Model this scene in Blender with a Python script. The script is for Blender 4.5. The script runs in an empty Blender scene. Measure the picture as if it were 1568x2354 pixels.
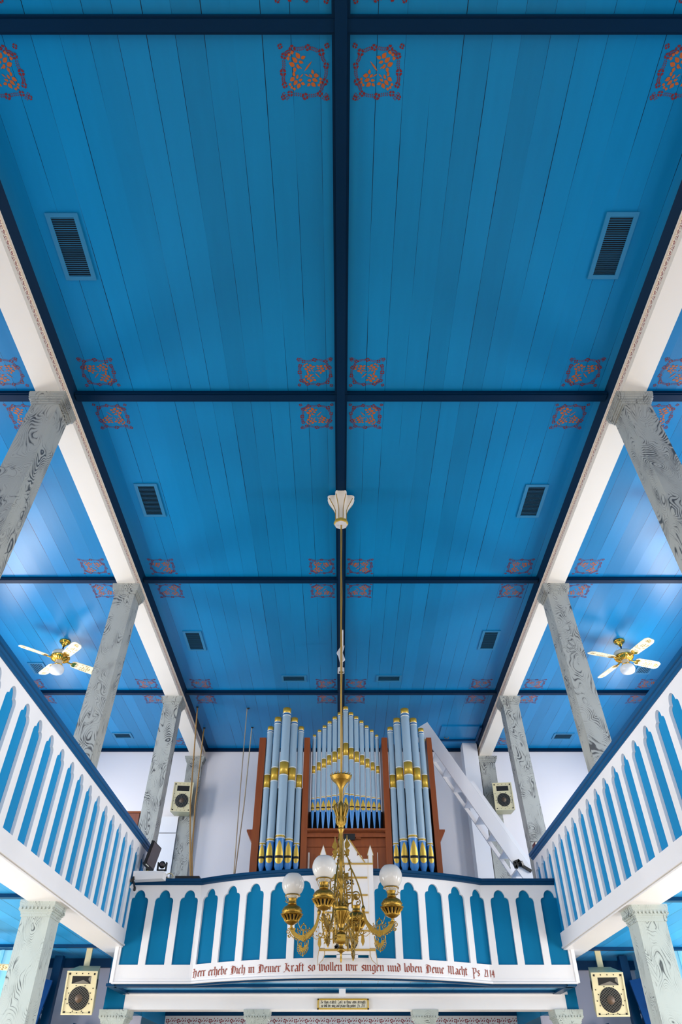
import bpy, math, random
from math import sin, cos, pi, atan, atan2, tan, sqrt, radians
from mathutils import Vector, Matrix
random.seed(7)
SC = bpy.context.scene
COL = SC.collection

# ------------------------------------------------------------------ camera
F = 1569.0
PITCH = radians(41.2)
CZ = 1.6                      # eye height above the floor; all heights below are measured from the eye
cd = bpy.data.cameras.new('camera'); cam = bpy.data.objects.new('camera', cd); COL.objects.link(cam)
cam.location = (0, 0, CZ); cam.rotation_euler = (pi/2 + PITCH, 0, 0)
cd.sensor_fit = 'VERTICAL'; cd.sensor_height = 36; cd.lens = 36*F/2354; cd.clip_start = .05
SC.camera = cam
SC.view_settings.view_transform = 'Standard'
try: SC.view_settings.look = 'None'
except Exception: pass
SC.view_settings.gamma = 1; SC.view_settings.use_curve_mapping = False
SC.view_settings.exposure = 0.0
# ------------------------------------------------------------------ world, window light and an added altar fill
W = bpy.data.worlds.new('sky'); SC.world = W; W.use_nodes = True
W.node_tree.nodes['Background'].inputs[0].default_value = (.75, .87, 1, 1)
W.node_tree.nodes['Background'].inputs[1].default_value = 1.0

def area(name, loc, rot, sx, sy, power, color):
    l = bpy.data.lights.new(name, 'AREA'); l.shape = 'RECTANGLE'; l.size = sx; l.size_y = sy
    l.energy = power; l.color = color
    o = bpy.data.objects.new(name, l); COL.objects.link(o); o.location = loc; o.rotation_euler = rot
    return o
UP_Y = (-4.2, -.4, 3.45, 7.3, 11.2, 14.7)
UP_P = (12, 20, 48, 116, 132, 68)
for y, p in zip(UP_Y, UP_P):
    for s in (-1, 1):
        area('window_or_fill_light', (s*6.62, y, 4.3+CZ), (0, s*pi/2, 0), 2.2, 1.15, p*1.25, (1, .965, .925))
for y, p in zip((-4.2, -.4, 3.45, 7.3, 11.2), (90, 130, 160, 160, 130)):
    for s in (-1, 1):
        area('window_or_fill_light', (s*6.62, y, -.1+CZ), (0, s*pi/2, 0), 2.2, 1.15, p*1.0, (1, .975, .94))
area('window_or_fill_light', (0, -6.9, 3.6+CZ), (pi/2, 0, 0), 5.0, 4.5, 190, (1, .95, .88))  # added fill lamp at the altar end, not a window
area('entrance_daylight', (0, 15.8, -.4+CZ), (-pi/2, 0, 0), 4.0, 1.8, 60, (1, .97, .93))

# ------------------------------------------------------------------ projection helpers (photo pixel on a known plane -> place)
cP, sP = cos(PITCH), sin(PITCH)
def elv(v): return PITCH - atan((v-1177)/F)
def Zv(v, y): return y*tan(elv(v))
def at(u, v, y):
    z = Zv(v, y); w = y*cP + z*sP
    return (u-784)/F*w, y, z
def atz(u, v, z):
    y = z/tan(elv(v)); w = y*cP + z*sP
    return (u-784)/F*w, y, z

# ------------------------------------------------------------------ materials
def lin(c):
    return tuple((x/255/12.92 if x/255 <= .04045 else ((x/255+.055)/1.055)**2.4) for x in c) + (1,)
def mat(name, rgb, rough=.5, metal=0, bump=0, bscale=20, spec=None, vary=0, vscale=3):
    m = bpy.data.materials.new(name); m.use_nodes = True; nt = m.node_tree; b = nt.nodes['Principled BSDF']
    c = lin(rgb) if max(rgb) > 1.001 else tuple(rgb)+(1,)
    b.inputs['Base Color'].default_value = c
    b.inputs['Roughness'].default_value = rough; b.inputs['Metallic'].default_value = metal
    if spec is not None: b.inputs['Specular IOR Level'].default_value = spec
    geo = nt.nodes.new('ShaderNodeNewGeometry')
    n = nt.nodes.new('ShaderNodeTexNoise'); n.inputs['Scale'].default_value = vscale; n.inputs['Detail'].default_value = 4
    nt.links.new(geo.outputs['Position'], n.inputs['Vector'])
    mx = nt.nodes.new('ShaderNodeMix'); mx.data_type = 'RGBA'; mx.blend_type = 'MULTIPLY'
    mr = nt.nodes.new('ShaderNodeMapRange'); mr.inputs[3].default_value = 1-vary; mr.inputs[4].default_value = 1+vary*.4
    nt.links.new(n.outputs['Fac'], mr.inputs[0]); mx.inputs[0].default_value = 1
    mx.inputs[6].default_value = c
    nt.links.new(mr.outputs[0], mx.inputs[7]); nt.links.new(mx.outputs[2], b.inputs['Base Color'])
    if bump:
        n2 = nt.nodes.new('ShaderNodeTexNoise'); n2.inputs['Scale'].default_value = bscale
        nt.links.new(geo.outputs['Position'], n2.inputs['Vector'])
        bp = nt.nodes.new('ShaderNodeBump'); bp.inputs['Strength'].default_value = bump; bp.inputs['Distance'].default_value = .02
        nt.links.new(n2.outputs['Fac'], bp.inputs['Height']); nt.links.new(bp.outputs[0], b.inputs['Normal'])
    return m

class NT:
    """tiny node helper"""
    def __init__(s, name):
        s.m = bpy.data.materials.new(name); s.m.use_nodes = True; s.nt = s.m.node_tree
        s.b = s.nt.nodes['Principled BSDF']
    def n(s, t, **kw):
        o = s.nt.nodes.new(t)
        for k, v in kw.items(): setattr(o, k, v)
        return o
    def l(s, a, b): s.nt.links.new(a, b)
    def math(s, op, a, b=None, c=None):
        o = s.n('ShaderNodeMath', operation=op)
        for i, x in enumerate((a, b, c)):
            if x is None: continue
            if isinstance(x, (int, float)): o.inputs[i].default_value = x
            else: s.l(x, o.inputs[i])
        return o.outputs[0]

def plank_material(name, rgb, pitch=.236, axis=0, rough=.33, off=0.0):
    t = NT(name); geo = t.n('ShaderNodeNewGeometry'); sep = t.n('ShaderNodeSeparateXYZ'); t.l(geo.outputs['Position'], sep.inputs[0])
    x = sep.outputs[axis]; y = sep.outputs[1-axis]
    q = t.math('DIVIDE', t.math('ADD', x, 20.0+off), pitch)
    fr = t.math('FRACT', q); fl = t.math('FLOOR', q)
    wn = t.n('ShaderNodeTexWhiteNoise', noise_dimensions='1D'); t.l(fl, wn.inputs['W'])
    # seam width changes along the length
    cmb = t.n('ShaderNodeCombineXYZ'); t.l(t.math('MULTIPLY', fl, 3.7), cmb.inputs[0]); t.l(t.math('MULTIPLY', y, .55), cmb.inputs[1])
    nz = t.n('ShaderNodeTexNoise'); nz.inputs['Scale'].default_value = 1.0; nz.inputs['Detail'].default_value = 2; t.l(cmb.outputs[0], nz.inputs['Vector'])
    wid = t.n('ShaderNodeMapRange'); wid.inputs[1].default_value = .38; wid.inputs[2].default_value = .65; wid.inputs[3].default_value = .0; wid.inputs[4].default_value = .03
    t.l(nz.outputs['Fac'], wid.inputs[0])
    seam = t.math('LESS_THAN', fr, wid.outputs[0])
    # long grain streaks
    c2 = t.n('ShaderNodeCombineXYZ'); t.l(t.math('MULTIPLY', x, 9.0), c2.inputs[0]); t.l(t.math('MULTIPLY', y, .9), c2.inputs[1])
    g = t.n('ShaderNodeTexNoise'); g.inputs['Scale'].default_value = 1.5; g.inputs['Detail'].default_value = 5; t.l(c2.outputs[0], g.inputs['Vector'])
    val = t.math('ADD', t.math('MULTIPLY', wn.outputs[0], .22), t.math('MULTIPLY', g.outputs['Fac'], .14))
    val = t.math('ADD', val, .85)
    mx = t.n('ShaderNodeMix', data_type='RGBA', blend_type='MULTIPLY'); mx.inputs[0].default_value = 1; mx.inputs[6].default_value = lin(rgb); t.l(val, mx.inputs[7])
    m2 = t.n('ShaderNodeMix', data_type='RGBA'); t.l(seam, m2.inputs[0]); t.l(mx.outputs[2], m2.inputs[6]); m2.inputs[7].default_value = (.001, .012, .03, 1)
    t.l(m2.outputs[2], t.b.inputs['Base Color'])
    # boards are slightly cupped, so reflections break up along them
    cup = t.math('MULTIPLY', t.math('POWER', t.math('ABSOLUTE', t.math('SUBTRACT', fr, .5)), 2.0), .6)
    hgt = t.math('ADD', t.math('ADD', cup, t.math('MULTIPLY', g.outputs['Fac'], .25)), t.math('MULTIPLY', wn.outputs[0], .3))
    bp = t.n('ShaderNodeBump'); bp.inputs['Strength'].default_value = .35; bp.inputs['Distance'].default_value = .01
    t.l(hgt, bp.inputs['Height']); t.l(bp.outputs[0], t.b.inputs['Normal'])
    t.b.inputs['Roughness'].default_value = rough; t.b.inputs['Specular IOR Level'].default_value = .22
    return t.m

def faux_marble(name, base, dark, sc=1.0, amount=.5):
    t = NT(name); geo = t.n('ShaderNodeNewGeometry'); oi = t.n('ShaderNodeObjectInfo')
    mp = t.n('ShaderNodeMapping'); mp.inputs['Scale'].default_value = (1.15*sc, 1.15*sc, .62*sc)
    ad = t.n('ShaderNodeVectorMath', operation='ADD'); t.l(geo.outputs['Position'], ad.inputs[0])
    cm = t.n('ShaderNodeCombineXYZ'); t.l(t.math('MULTIPLY', oi.outputs['Random'], 37.0), cm.inputs[2]); t.l(t.math('MULTIPLY', oi.outputs['Random'], 11.0), cm.inputs[0])
    t.l(cm.outputs[0], ad.inputs[1]); t.l(ad.outputs[0], mp.inputs['Vector'])
    n1 = t.n('ShaderNodeTexNoise'); n1.inputs['Scale'].default_value = 1.4; n1.inputs['Detail'].default_value = 1.5; t.l(mp.outputs[0], n1.inputs['Vector'])
    sc1 = t.n('ShaderNodeVectorMath', operation='SCALE'); sc1.inputs['Scale'].default_value = 1.5; t.l(n1.outputs['Color'], sc1.inputs[0])
    a2 = t.n('ShaderNodeVectorMath', operation='ADD'); t.l(mp.outputs[0], a2.inputs[0]); t.l(sc1.outputs[0], a2.inputs[1])
    vo = t.n('ShaderNodeTexVoronoi'); vo.inputs['Scale'].default_value = 1.9; t.l(a2.outputs[0], vo.inputs['Vector'])
    n2 = t.n('ShaderNodeTexNoise'); n2.inputs['Scale'].default_value = 2.2; n2.inputs['Detail'].default_value = 2; t.l(a2.outputs[0], n2.inputs['Vector'])
    val = t.math('ADD', t.math('MULTIPLY', vo.outputs['Distance'], 19.0), t.math('MULTIPLY', n2.outputs['Fac'], 15.0))
    tri = t.math('ABSOLUTE', t.math('SUBTRACT', t.math('FRACT', val), .5))       # 0..0.5, a line where near 0
    n3 = t.n('ShaderNodeTexNoise'); n3.inputs['Scale'].default_value = 5.5; n3.inputs['Detail'].default_value = 4; t.l(mp.outputs[0], n3.inputs['Vector'])
    th = t.n('ShaderNodeMapRange'); th.inputs[1].default_value = .35; th.inputs[2].default_value = .68; th.inputs[3].default_value = -.06; th.inputs[4].default_value = .30*amount*1.7
    t.l(n3.outputs['Fac'], th.inputs[0])
    d = t.math('SUBTRACT', th.outputs[0], tri)
    k = t.n('ShaderNodeMapRange'); k.inputs[1].default_value = 0; k.inputs[2].default_value = .16; t.l(d, k.inputs[0])
    # fine secondary lines
    v2 = t.math('ABSOLUTE', t.math('SUBTRACT', t.math('FRACT', t.math('MULTIPLY', val, 2.0)), .5))
    k2 = t.n('ShaderNodeMapRange'); k2.inputs[1].default_value = .16; k2.inputs[2].default_value = .0; t.l(v2, k2.inputs[0])
    n4 = t.n('ShaderNodeTexNoise'); n4.inputs['Scale'].default_value = 3.1; t.l(mp.outputs[0], n4.inputs['Vector'])
    k3 = t.n('ShaderNodeMapRange'); k3.inputs[1].default_value = .42; k3.inputs[2].default_value = .6; k3.inputs[4].default_value = .6*amount*1.6; t.l(n4.outputs['Fac'], k3.inputs[0])
    fine = t.math('MULTIPLY', k2.outputs[0], k3.outputs[0])
    tot = t.math('MINIMUM', t.math('ADD', t.math('MULTIPLY', k.outputs[0], .95), fine), 1.0)
    mx = t.n('ShaderNodeMix', data_type='RGBA'); t.l(tot, mx.inputs[0]); mx.inputs[6].default_value = lin(base); mx.inputs[7].default_value = lin(dark)
    t.l(mx.outputs[2], t.b.inputs['Base Color']); t.b.inputs['Roughness'].default_value = .42
    return t.m

def wood_material(name, a, b_, rough=.4, sc=1):
    t = NT(name); geo = t.n('ShaderNodeNewGeometry'); mp = t.n('ShaderNodeMapping'); mp.inputs['Scale'].default_value = (14*sc, 14*sc, 1.2*sc)
    t.l(geo.outputs['Position'], mp.inputs['Vector']); n = t.n('ShaderNodeTexNoise'); n.inputs['Scale'].default_value = 1.5; n.inputs['Detail'].default_value = 6
    t.l(mp.outputs[0], n.inputs['Vector']); mx = t.n('ShaderNodeMix', data_type='RGBA'); t.l(n.outputs['Fac'], mx.inputs[0])
    mx.inputs[6].default_value = lin(a); mx.inputs[7].default_value = lin(b_); t.l(mx.outputs[2], t.b.inputs['Base Color']); t.b.inputs['Roughness'].default_value = rough
    return t.m

M = {}
M['ceil'] = plank_material('blue painted ceiling boards', (6, 124, 178))
M['ceil_u'] = plank_material('blue painted gallery underside boards', (48, 158, 222))
M['trim'] = mat('dark blue trim paint', (3, 62, 104), .35, vary=.12, spec=.12)
M['rib'] = mat('navy ceiling rib paint', (1, 38, 68), .45, vary=.1, spec=.08)
M['rail'] = mat('blue handrail paint', (2, 80, 132), .35, vary=.08, spec=.15)
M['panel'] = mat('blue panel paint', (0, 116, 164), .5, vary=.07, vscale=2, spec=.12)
M['panel_s'] = mat('brightly lit blue panel paint', (18, 138, 196), .5, vary=.07, vscale=2, spec=.12)  # lighter copy of the panel blue, with the bright gallery light put into it
M['white'] = mat('white woodwork paint', (240, 240, 243), .42, vary=.02)
M['wall'] = mat('white plaster', (240, 236, 238), .6, bump=.03, bscale=30, vary=.03, vscale=1)
M['cream'] = mat('cream beam tone', (243, 232, 216), .45, vary=.03)  # even cream base colour for the beams
M['marble'] = faux_marble('painted faux marble', (168, 170, 164), (62, 64, 66), 1.0, .64)
M['marble_l'] = faux_marble('pale painted faux marble', (186, 196, 191), (60, 68, 70), 1.15, .42)
M['red'] = mat('dark red stencil paint', (116, 12, 30), .6)
M['orange'] = mat('ochre orange stencil paint', (180, 88, 12), .6)
M['gold'] = mat('mottled aged brass', (166, 134, 62), .40, 1, bump=.10, bscale=140, vary=.4, vscale=60)  # noise darkens the brass in place of shaded crevices
M['giltm'] = mat('gilt pipe band', (214, 176, 66), .34, .4, vary=.12, vscale=30)
M['gilt'] = mat('gold paint', (188, 152, 70), .4, .3)
M['pipe'] = mat('pale blue grey organ pipe paint', (156, 182, 200), .3, 0, vary=.05)
M['pipeblue'] = mat('royal blue pipe foot paint', (58, 132, 198), .3)
M['pipewhite'] = mat('white pipe ring paint', (238, 236, 228), .4)
M['pipering'] = mat('mid blue pipe ring paint', (52, 112, 164), .35)
M['black'] = mat('black plastic', (14, 14, 17), .45)
M['dark'] = mat('dark cavity', (8, 9, 12), .7)
M['case'] = wood_material('reddish brown organ wood', (112, 48, 8), (152, 76, 20))
M['boxwood'] = wood_material('brown wood', (112, 60, 44), (140, 80, 60))
M['text'] = mat('rust red lettering paint', (150, 66, 48), .55)
M['ink'] = mat('black ink', (18, 20, 26), .5)
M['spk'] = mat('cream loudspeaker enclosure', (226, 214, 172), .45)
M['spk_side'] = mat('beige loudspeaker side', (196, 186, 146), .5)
M['cone'] = mat('brown loudspeaker cone', (96, 76, 60), .5)
M['mesh'] = mat('steel grille wire', (120, 118, 112), .35, .6)
M['blade'] = mat('cream fan blade', (246, 228, 186), .4)
M['brass'] = mat('polished brass', (214, 168, 70), .2, 1)
M['fanw'] = mat('off white fan enamel', (214, 208, 190), .35)
M['ventd'] = mat('dark vent cavity', (3, 24, 36), .6)
M['vent'] = mat('teal vent paint', (26, 120, 164), .45)
M['rope'] = mat('tan rope', (178, 138, 82), .8)
M['rope2'] = mat('pale rope', (190, 176, 150), .8)
M['floor'] = plank_material('varnished pine floor', (196, 164, 126), .12, 0, .35)
M['screen'] = mat('dim monitor screen', (78, 68, 74), .25)
M['signface'] = mat('pale sign face', (232, 230, 212), .5)
M['lav'] = mat('lavender grey wall', (206, 204, 222), .6)
M['stencilfine'] = mat('faded red stencil paint', (150, 52, 60), .55)
M['cyanglass'] = mat('pale cyan paint', (136, 218, 246), .4)
M['bookred'] = mat('dark red book cover', (92, 18, 26), .5)
M['deepblue'] = mat('deep blue stair paint', (2, 62, 122), .45, spec=.15)

gl = NT('frosted lamp glass'); gl.b.inputs['Base Color'].default_value = (.9, .9, .9, 1); gl.b.inputs['Roughness'].default_value = .22
gl.b.inputs['Subsurface Weight'].default_value = .0; gl.b.inputs['Coat Weight'].default_value = .5
tr = gl.n('ShaderNodeBsdfTranslucent'); tr.inputs[0].default_value = (.95, .95, .95, 1); ms = gl.n('ShaderNodeMixShader'); ms.inputs[0].default_value = .35
gl.l(gl.b.outputs[0], ms.inputs[1]); gl.l(tr.outputs[0], ms.inputs[2]); gl.l(ms.outputs[0], gl.nt.nodes['Material Output'].inputs[0]); M['frost'] = gl.m; gl.b.inputs['Base Color'].default_value = (.80, .80, .79, 1)
cg = NT('clear chimney glass'); cg.b.inputs['Base Color'].default_value = (.95, .98, .98, 1); cg.b.inputs['Transmission Weight'].default_value = .85; cg.b.inputs['Roughness'].default_value = .06; cg.b.inputs['IOR'].default_value = 1.2; M['clear'] = cg.m
wg = NT('bright daylight window'); wg.b.inputs['Emission Color'].default_value = (.38, .80, 1, 1); wg.b.inputs['Emission Strength'].default_value = .6; wg.b.inputs['Base Color'].default_value = (.1, .3, .4, 1); M['winlit'] = wg.m

# ------------------------------------------------------------------ mesh builder
ORG = {}
class MB:
    def __init__(s): s.v = []; s.f = []; s.m = []; s.s = []
    def add(s, vs, fs, mi=0, smooth=False):
        b = len(s.v); s.v += [tuple(p) for p in vs]
        for f in fs: s.f.append(tuple(b+i for i in f)); s.m.append(mi); s.s.append(smooth)
        return s
    def box(s, x0, x1, y0, y1, z0, z1, mi=0):
        vs = [(x0,y0,z0),(x1,y0,z0),(x1,y1,z0),(x0,y1,z0),(x0,y0,z1),(x1,y0,z1),(x1,y1,z1),(x0,y1,z1)]
        return s.add(vs, [(0,3,2,1),(4,5,6,7),(0,1,5,4),(1,2,6,5),(2,3,7,6),(3,0,4,7)], mi)
    def hexa(s, b4, t4, mi=0):
        return s.add(list(b4)+list(t4), [(0,3,2,1),(4,5,6,7),(0,1,5,4),(1,2,6,5),(2,3,7,6),(3,0,4,7)], mi)
    def bar(s, a, b, w, h, mi=0, up=(0,0,1)):
        a = Vector(a); b = Vector(b); d = (b-a).normalized(); u = Vector(up)
        r = d.cross(u)
        if r.length < 1e-4: r = d.cross(Vector((0,1,0)))
        r.normalize(); u = r.cross(d).normalized()
        q = lambda c: [c-r*w/2-u*h/2, c+r*w/2-u*h/2, c+r*w/2+u*h/2, c-r*w/2+u*h/2]
        return s.hexa(q(a), q(b), mi)
    def tube(s, pts, r, n=8, mi=0, cap=True):
        pts = [Vector(p) for p in pts]; k = len(pts)
        rs = r if isinstance(r, (list, tuple)) else [r]*k
        vs = []; up = None
        for i, p in enumerate(pts):
            d = (pts[min(i+1, k-1)] - pts[max(i-1, 0)])
            if d.length < 1e-9: d = Vector((0,0,1))
            d.normalize()
            if up is None:
                up = Vector((0,0,1)) if abs(d.z) < .9 else Vector((0,1,0))
            a = d.cross(up)
            if a.length < 1e-4: a = d.cross(Vector((1,0,0)))
            a.normalize(); b = a.cross(d).normalized(); up = b
            for j in range(n):
                t = 2*pi*j/n; vs.append(p + a*cos(t)*rs[i] + b*sin(t)*rs[i])
        fs = [(i*n+j, i*n+(j+1) % n, (i+1)*n+(j+1) % n, (i+1)*n+j) for i in range(k-1) for j in range(n)]
        s.add(vs, fs, mi, True)
        if cap:
            s.add(vs[:n], [tuple(range(n))[::-1]], mi); s.add(vs[-n:], [tuple(range(n))], mi)
        return s
    def lathe(s, prof, c=(0,0,0), n=24, mi=0, smooth=True, mod=None, axis=None):
        vs = []
        for r, z in prof:
            for j in range(n):
                t = 2*pi*j/n; rr = r*(mod(t, z) if mod else 1)
                p = Vector((rr*cos(t), rr*sin(t), z))
                if axis is not None: p = axis @ p
                vs.append((c[0]+p.x, c[1]+p.y, c[2]+p.z))
        k = len(prof)
        fs = [(i*n+j, i*n+(j+1) % n, (i+1)*n+(j+1) % n, (i+1)*n+j) for i in range(k-1) for j in range(n)]
        s.add(vs, fs, mi, smooth)
        if prof[0][0] > 1e-4: s.add(vs[:n], [tuple(range(n))[::-1]], mi)
        if prof[-1][0] > 1e-4: s.add(vs[-n:], [tuple(range(n))], mi)
        return s
    def prism(s, pts, fr, th, mi=0):
        """pts: 2D outline; fr(a,b,d)->3D; d runs 0..th"""
        n = len(pts); vs = [fr(a, b, 0) for a, b in pts] + [fr(a, b, th) for a, b in pts]
        fs = [tuple(range(n))[::-1], tuple(range(n, 2*n))] + [(i, (i+1) % n, (i+1) % n+n, i+n) for i in range(n)]
        return s.add(vs, fs, mi)
    def tf(s, Mx):
        s.v = [tuple(Mx @ Vector(p)) for p in s.v]; return s
    def build(s, name, mats, parent=None, local=False):
        me = bpy.data.meshes.new(name)
        if not isinstance(mats, (list, tuple)): mats = [mats]
        if parent is None:
            xs = [p[0] for p in s.v]; ys = [p[1] for p in s.v]; zs = [p[2] for p in s.v]
            org = ((min(xs)+max(xs))/2, (min(ys)+max(ys))/2, min(zs))
        else: org = ORG[parent.name]
        vs = s.v if local else [(p[0]-org[0], p[1]-org[1], p[2]-org[2]) for p in s.v]
        me.from_pydata(vs, [], s.f); me.update()
        for x in mats: me.materials.append(M[x])
        me.polygons.foreach_set('material_index', s.m); me.polygons.foreach_set('use_smooth', s.s)
        o = bpy.data.objects.new(name, me); COL.objects.link(o)
        if parent is None: o.location = (org[0], org[1], org[2]+CZ)
        else: o.parent = parent
        ORG[o.name] = org
        return o

def thing(name, label, cat, loc, rz=0, group=None):
    o = bpy.data.objects.new(name, None); COL.objects.link(o); o.empty_display_size = .1
    o.location = (loc[0], loc[1], loc[2]+CZ); o.rotation_euler = (0, 0, rz)
    o['label'] = label; o['category'] = cat
    if group: o['group'] = group
    ORG[o.name] = tuple(loc); return o
def tag(o, label, cat, group=None):
    o['label'] = label; o['category'] = cat
    if group: o['group'] = group
    return o
def struct(o, label=None, cat=None):
    o['kind'] = 'structure'
    if label: o['label'] = label
    if cat: o['category'] = cat
    return o
def dup(root, loc, label, group=None, rot=None, keep=None):
    r = root.copy(); COL.objects.link(r); r.location = (loc[0], loc[1], loc[2]+CZ); r['label'] = label
    if rot is not None: r.rotation_euler = rot
    if group: r['group'] = group
    def rec(a, b):
        for ch in [c for c in COL.objects if c.parent == a]:
            c = ch.copy(); COL.objects.link(c); c.parent = b; rec(ch, c)
    rec(root, r); ORG[r.name] = tuple(loc); return r

# ------------------------------------------------------------------ stencil ornaments
def petal(cx, cy, a, l, w, n=6):
    """leaf shape from (cx,cy) in direction a"""
    dx, dy = cos(a), sin(a); pts = []
    for k in range(n+1):
        t = k/n; pts.append((cx+dx*l*t - dy*w*sin(pi*t**.8)*.5, cy+dy*l*t + dx*w*sin(pi*t**.8)*.5))
    for k in range(n-1, 0, -1):
        t = k/n; pts.append((cx+dx*l*t + dy*w*sin(pi*t**.8)*.5, cy+dy*l*t - dx*w*sin(pi*t**.8)*.5))
    return pts
def flower(cx, cy, r, rot=0):
    out = []
    for k in range(4):
        a = rot + k*pi/2 + pi/4
        out.append([(cx+cos(a+b)*rr*r, cy+sin(a+b)*rr*r) for b, rr in ((-.14,.28),(-.66,.72),(-.5,1.0),(-.15,1.02),(.0,.92),(.15,1.02),(.5,1.0),(.66,.72),(.14,.28))])
    return out
def spray(x0, y0, x1, y1, n=6, bend=.0):
    out = []; dx, dy = x1-x0, y1-y0; L = sqrt(dx*dx+dy*dy); ux, uy = dx/L, dy/L
    for k in range(n):
        t = (k+.5)/n; px, py = x0+dx*t, y0+dy*t; px += -uy*bend*sin(pi*t); py += ux*bend*sin(pi*t)
        for s_ in (-1, 1):
            a = atan2(uy, ux) + s_*.75
            bx, by = px - uy*s_*.008, py + ux*s_*.008
            out.append(petal(bx, by, a, .040, .0165, 3))
        out.append(petal(px, py, atan2(uy, ux), L/n*.8, .007, 2))
    return out
def stencil_shapes():
    red = []; org = []
    ring = [(.20,.13),(.50,.08),(.80,.13),(.90,.34),(.93,.62),(.84,.84),(.58,.92),(.28,.90),(.11,.78),(.08,.50),(.10,.28)]
    for i, (x, y) in enumerate(ring):
        red += flower(x, y, .066 if i % 2 else .058, i*.35)
        nx, ny = ring[(i+1) % len(ring)]
        d = sqrt((nx-x)**2+(ny-y)**2); ax, ay = (nx-x)/d, (ny-y)/d
        if d > .2: red += spray(x+ax*.055, y+ay*.055, nx-ax*.055, ny-ay*.055, 5, .012*(-1)**i)
    for x, y in ((.06,.06),(.94,.05),(.95,.95),(.05,.94)): red += flower(x, y, .050, .4)
    red += spray(.04,.16,.15,.03,4); red += spray(.96,.15,.86,.03,4)
    def rose(cx, cy, a, r):
        o = []
        ca, sa = cos(a), sin(a)
        P = lambda u, v: (cx+(u*ca-v*sa)*r*1.12, cy+(u*sa+v*ca)*r*1.12)
        # open bloom: two round side petals, a centre petal, a cap, and sepals behind
        for u, v, b, l, w in ((.30,.50,.25,.80,.46),(.30,-.50,-.25,.80,.46),(.28,0,0,.86,.42),(1.18,.30,.6,.42,.36),(1.18,-.30,-.6,.42,.36),(1.28,0,0,.40,.30),
                              (.12,.62,2.1,.62,.34),(.12,-.62,-2.1,.62,.34),(.12,.20,2.75,.62,.30),(.12,-.20,-2.75,.62,.30)):
            p = P(u, v); o.append(petal(p[0]-cos(a+b)*r*.06, p[1]-sin(a+b)*r*.06, a+b, r*l*1.04, r*w*1.22, 6))
        return o
    org += rose(.40, .65, 2.45, .150)
    org += rose(.62, .40, -.35, .132)
    org += rose(.38, .39, 3.95, .132)
    org.append(petal(.50, .52, .85, .24, .030, 5)); org.append(petal(.46, .56, 2.5, .10, .022, 3)); org.append(petal(.50, .48, -.5, .12, .022, 3)); org.append(petal(.48, .48, 3.9, .10, .022, 3))
    return red, org
ST_RED, ST_ORG = stencil_shapes()
def put_stencil(mb, cx, cy, size, fx, fy, z):
    """painted on the ceiling boards, facing down; fx, fy mirror it towards a bay corner"""
    for shapes, mi in ((ST_RED, 1), (ST_ORG, 2)):
        for i, pts in enumerate(shapes):
            mb.add([(cx+(p[0]-.5)*size*fx, cy+(p[1]-.5)*size*fy, z-(i % 12)*.00015) for p in pts], [tuple(range(len(pts)))], mi)
def frieze(mb, s0, s1, z0, z1, fr, mi, unit=.115):
    """small repeating flower and leaf border; fr(s,z)->3D"""
    n = int((s1-s0)/unit); h = z1-z0
    for k in range(n):
        a = s0+k*unit; zc = (z0+z1)/2
        sh = []
        fl = flower(0, 0, h*.30, k*.4)
        sh += [[(a+unit*.25+p[0], zc+h*.14+p[1]) for p in q] for q in fl]
        sh += [petal(a+unit*(.42+.11*j), zc-h*(.05+.2*(j % 2)), .9*(-1)**j, h*.42, h*.16, 3) for j in range(5)]
        sh += [petal(a+unit*(.02+.2*j), zc-h*.38, -.6*(-1)**j, h*.3, h*.15, 3) for j in range(4)]
        sh += [petal(a+unit*(.6+.15*j), zc+h*.33, 1.2*(-1)**j, h*.26, h*.13, 3) for j in range(3)]
        for q in sh: mb.add([fr(p[0], p[1]) for p in q], [tuple(range(len(q)))], mi)

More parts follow.
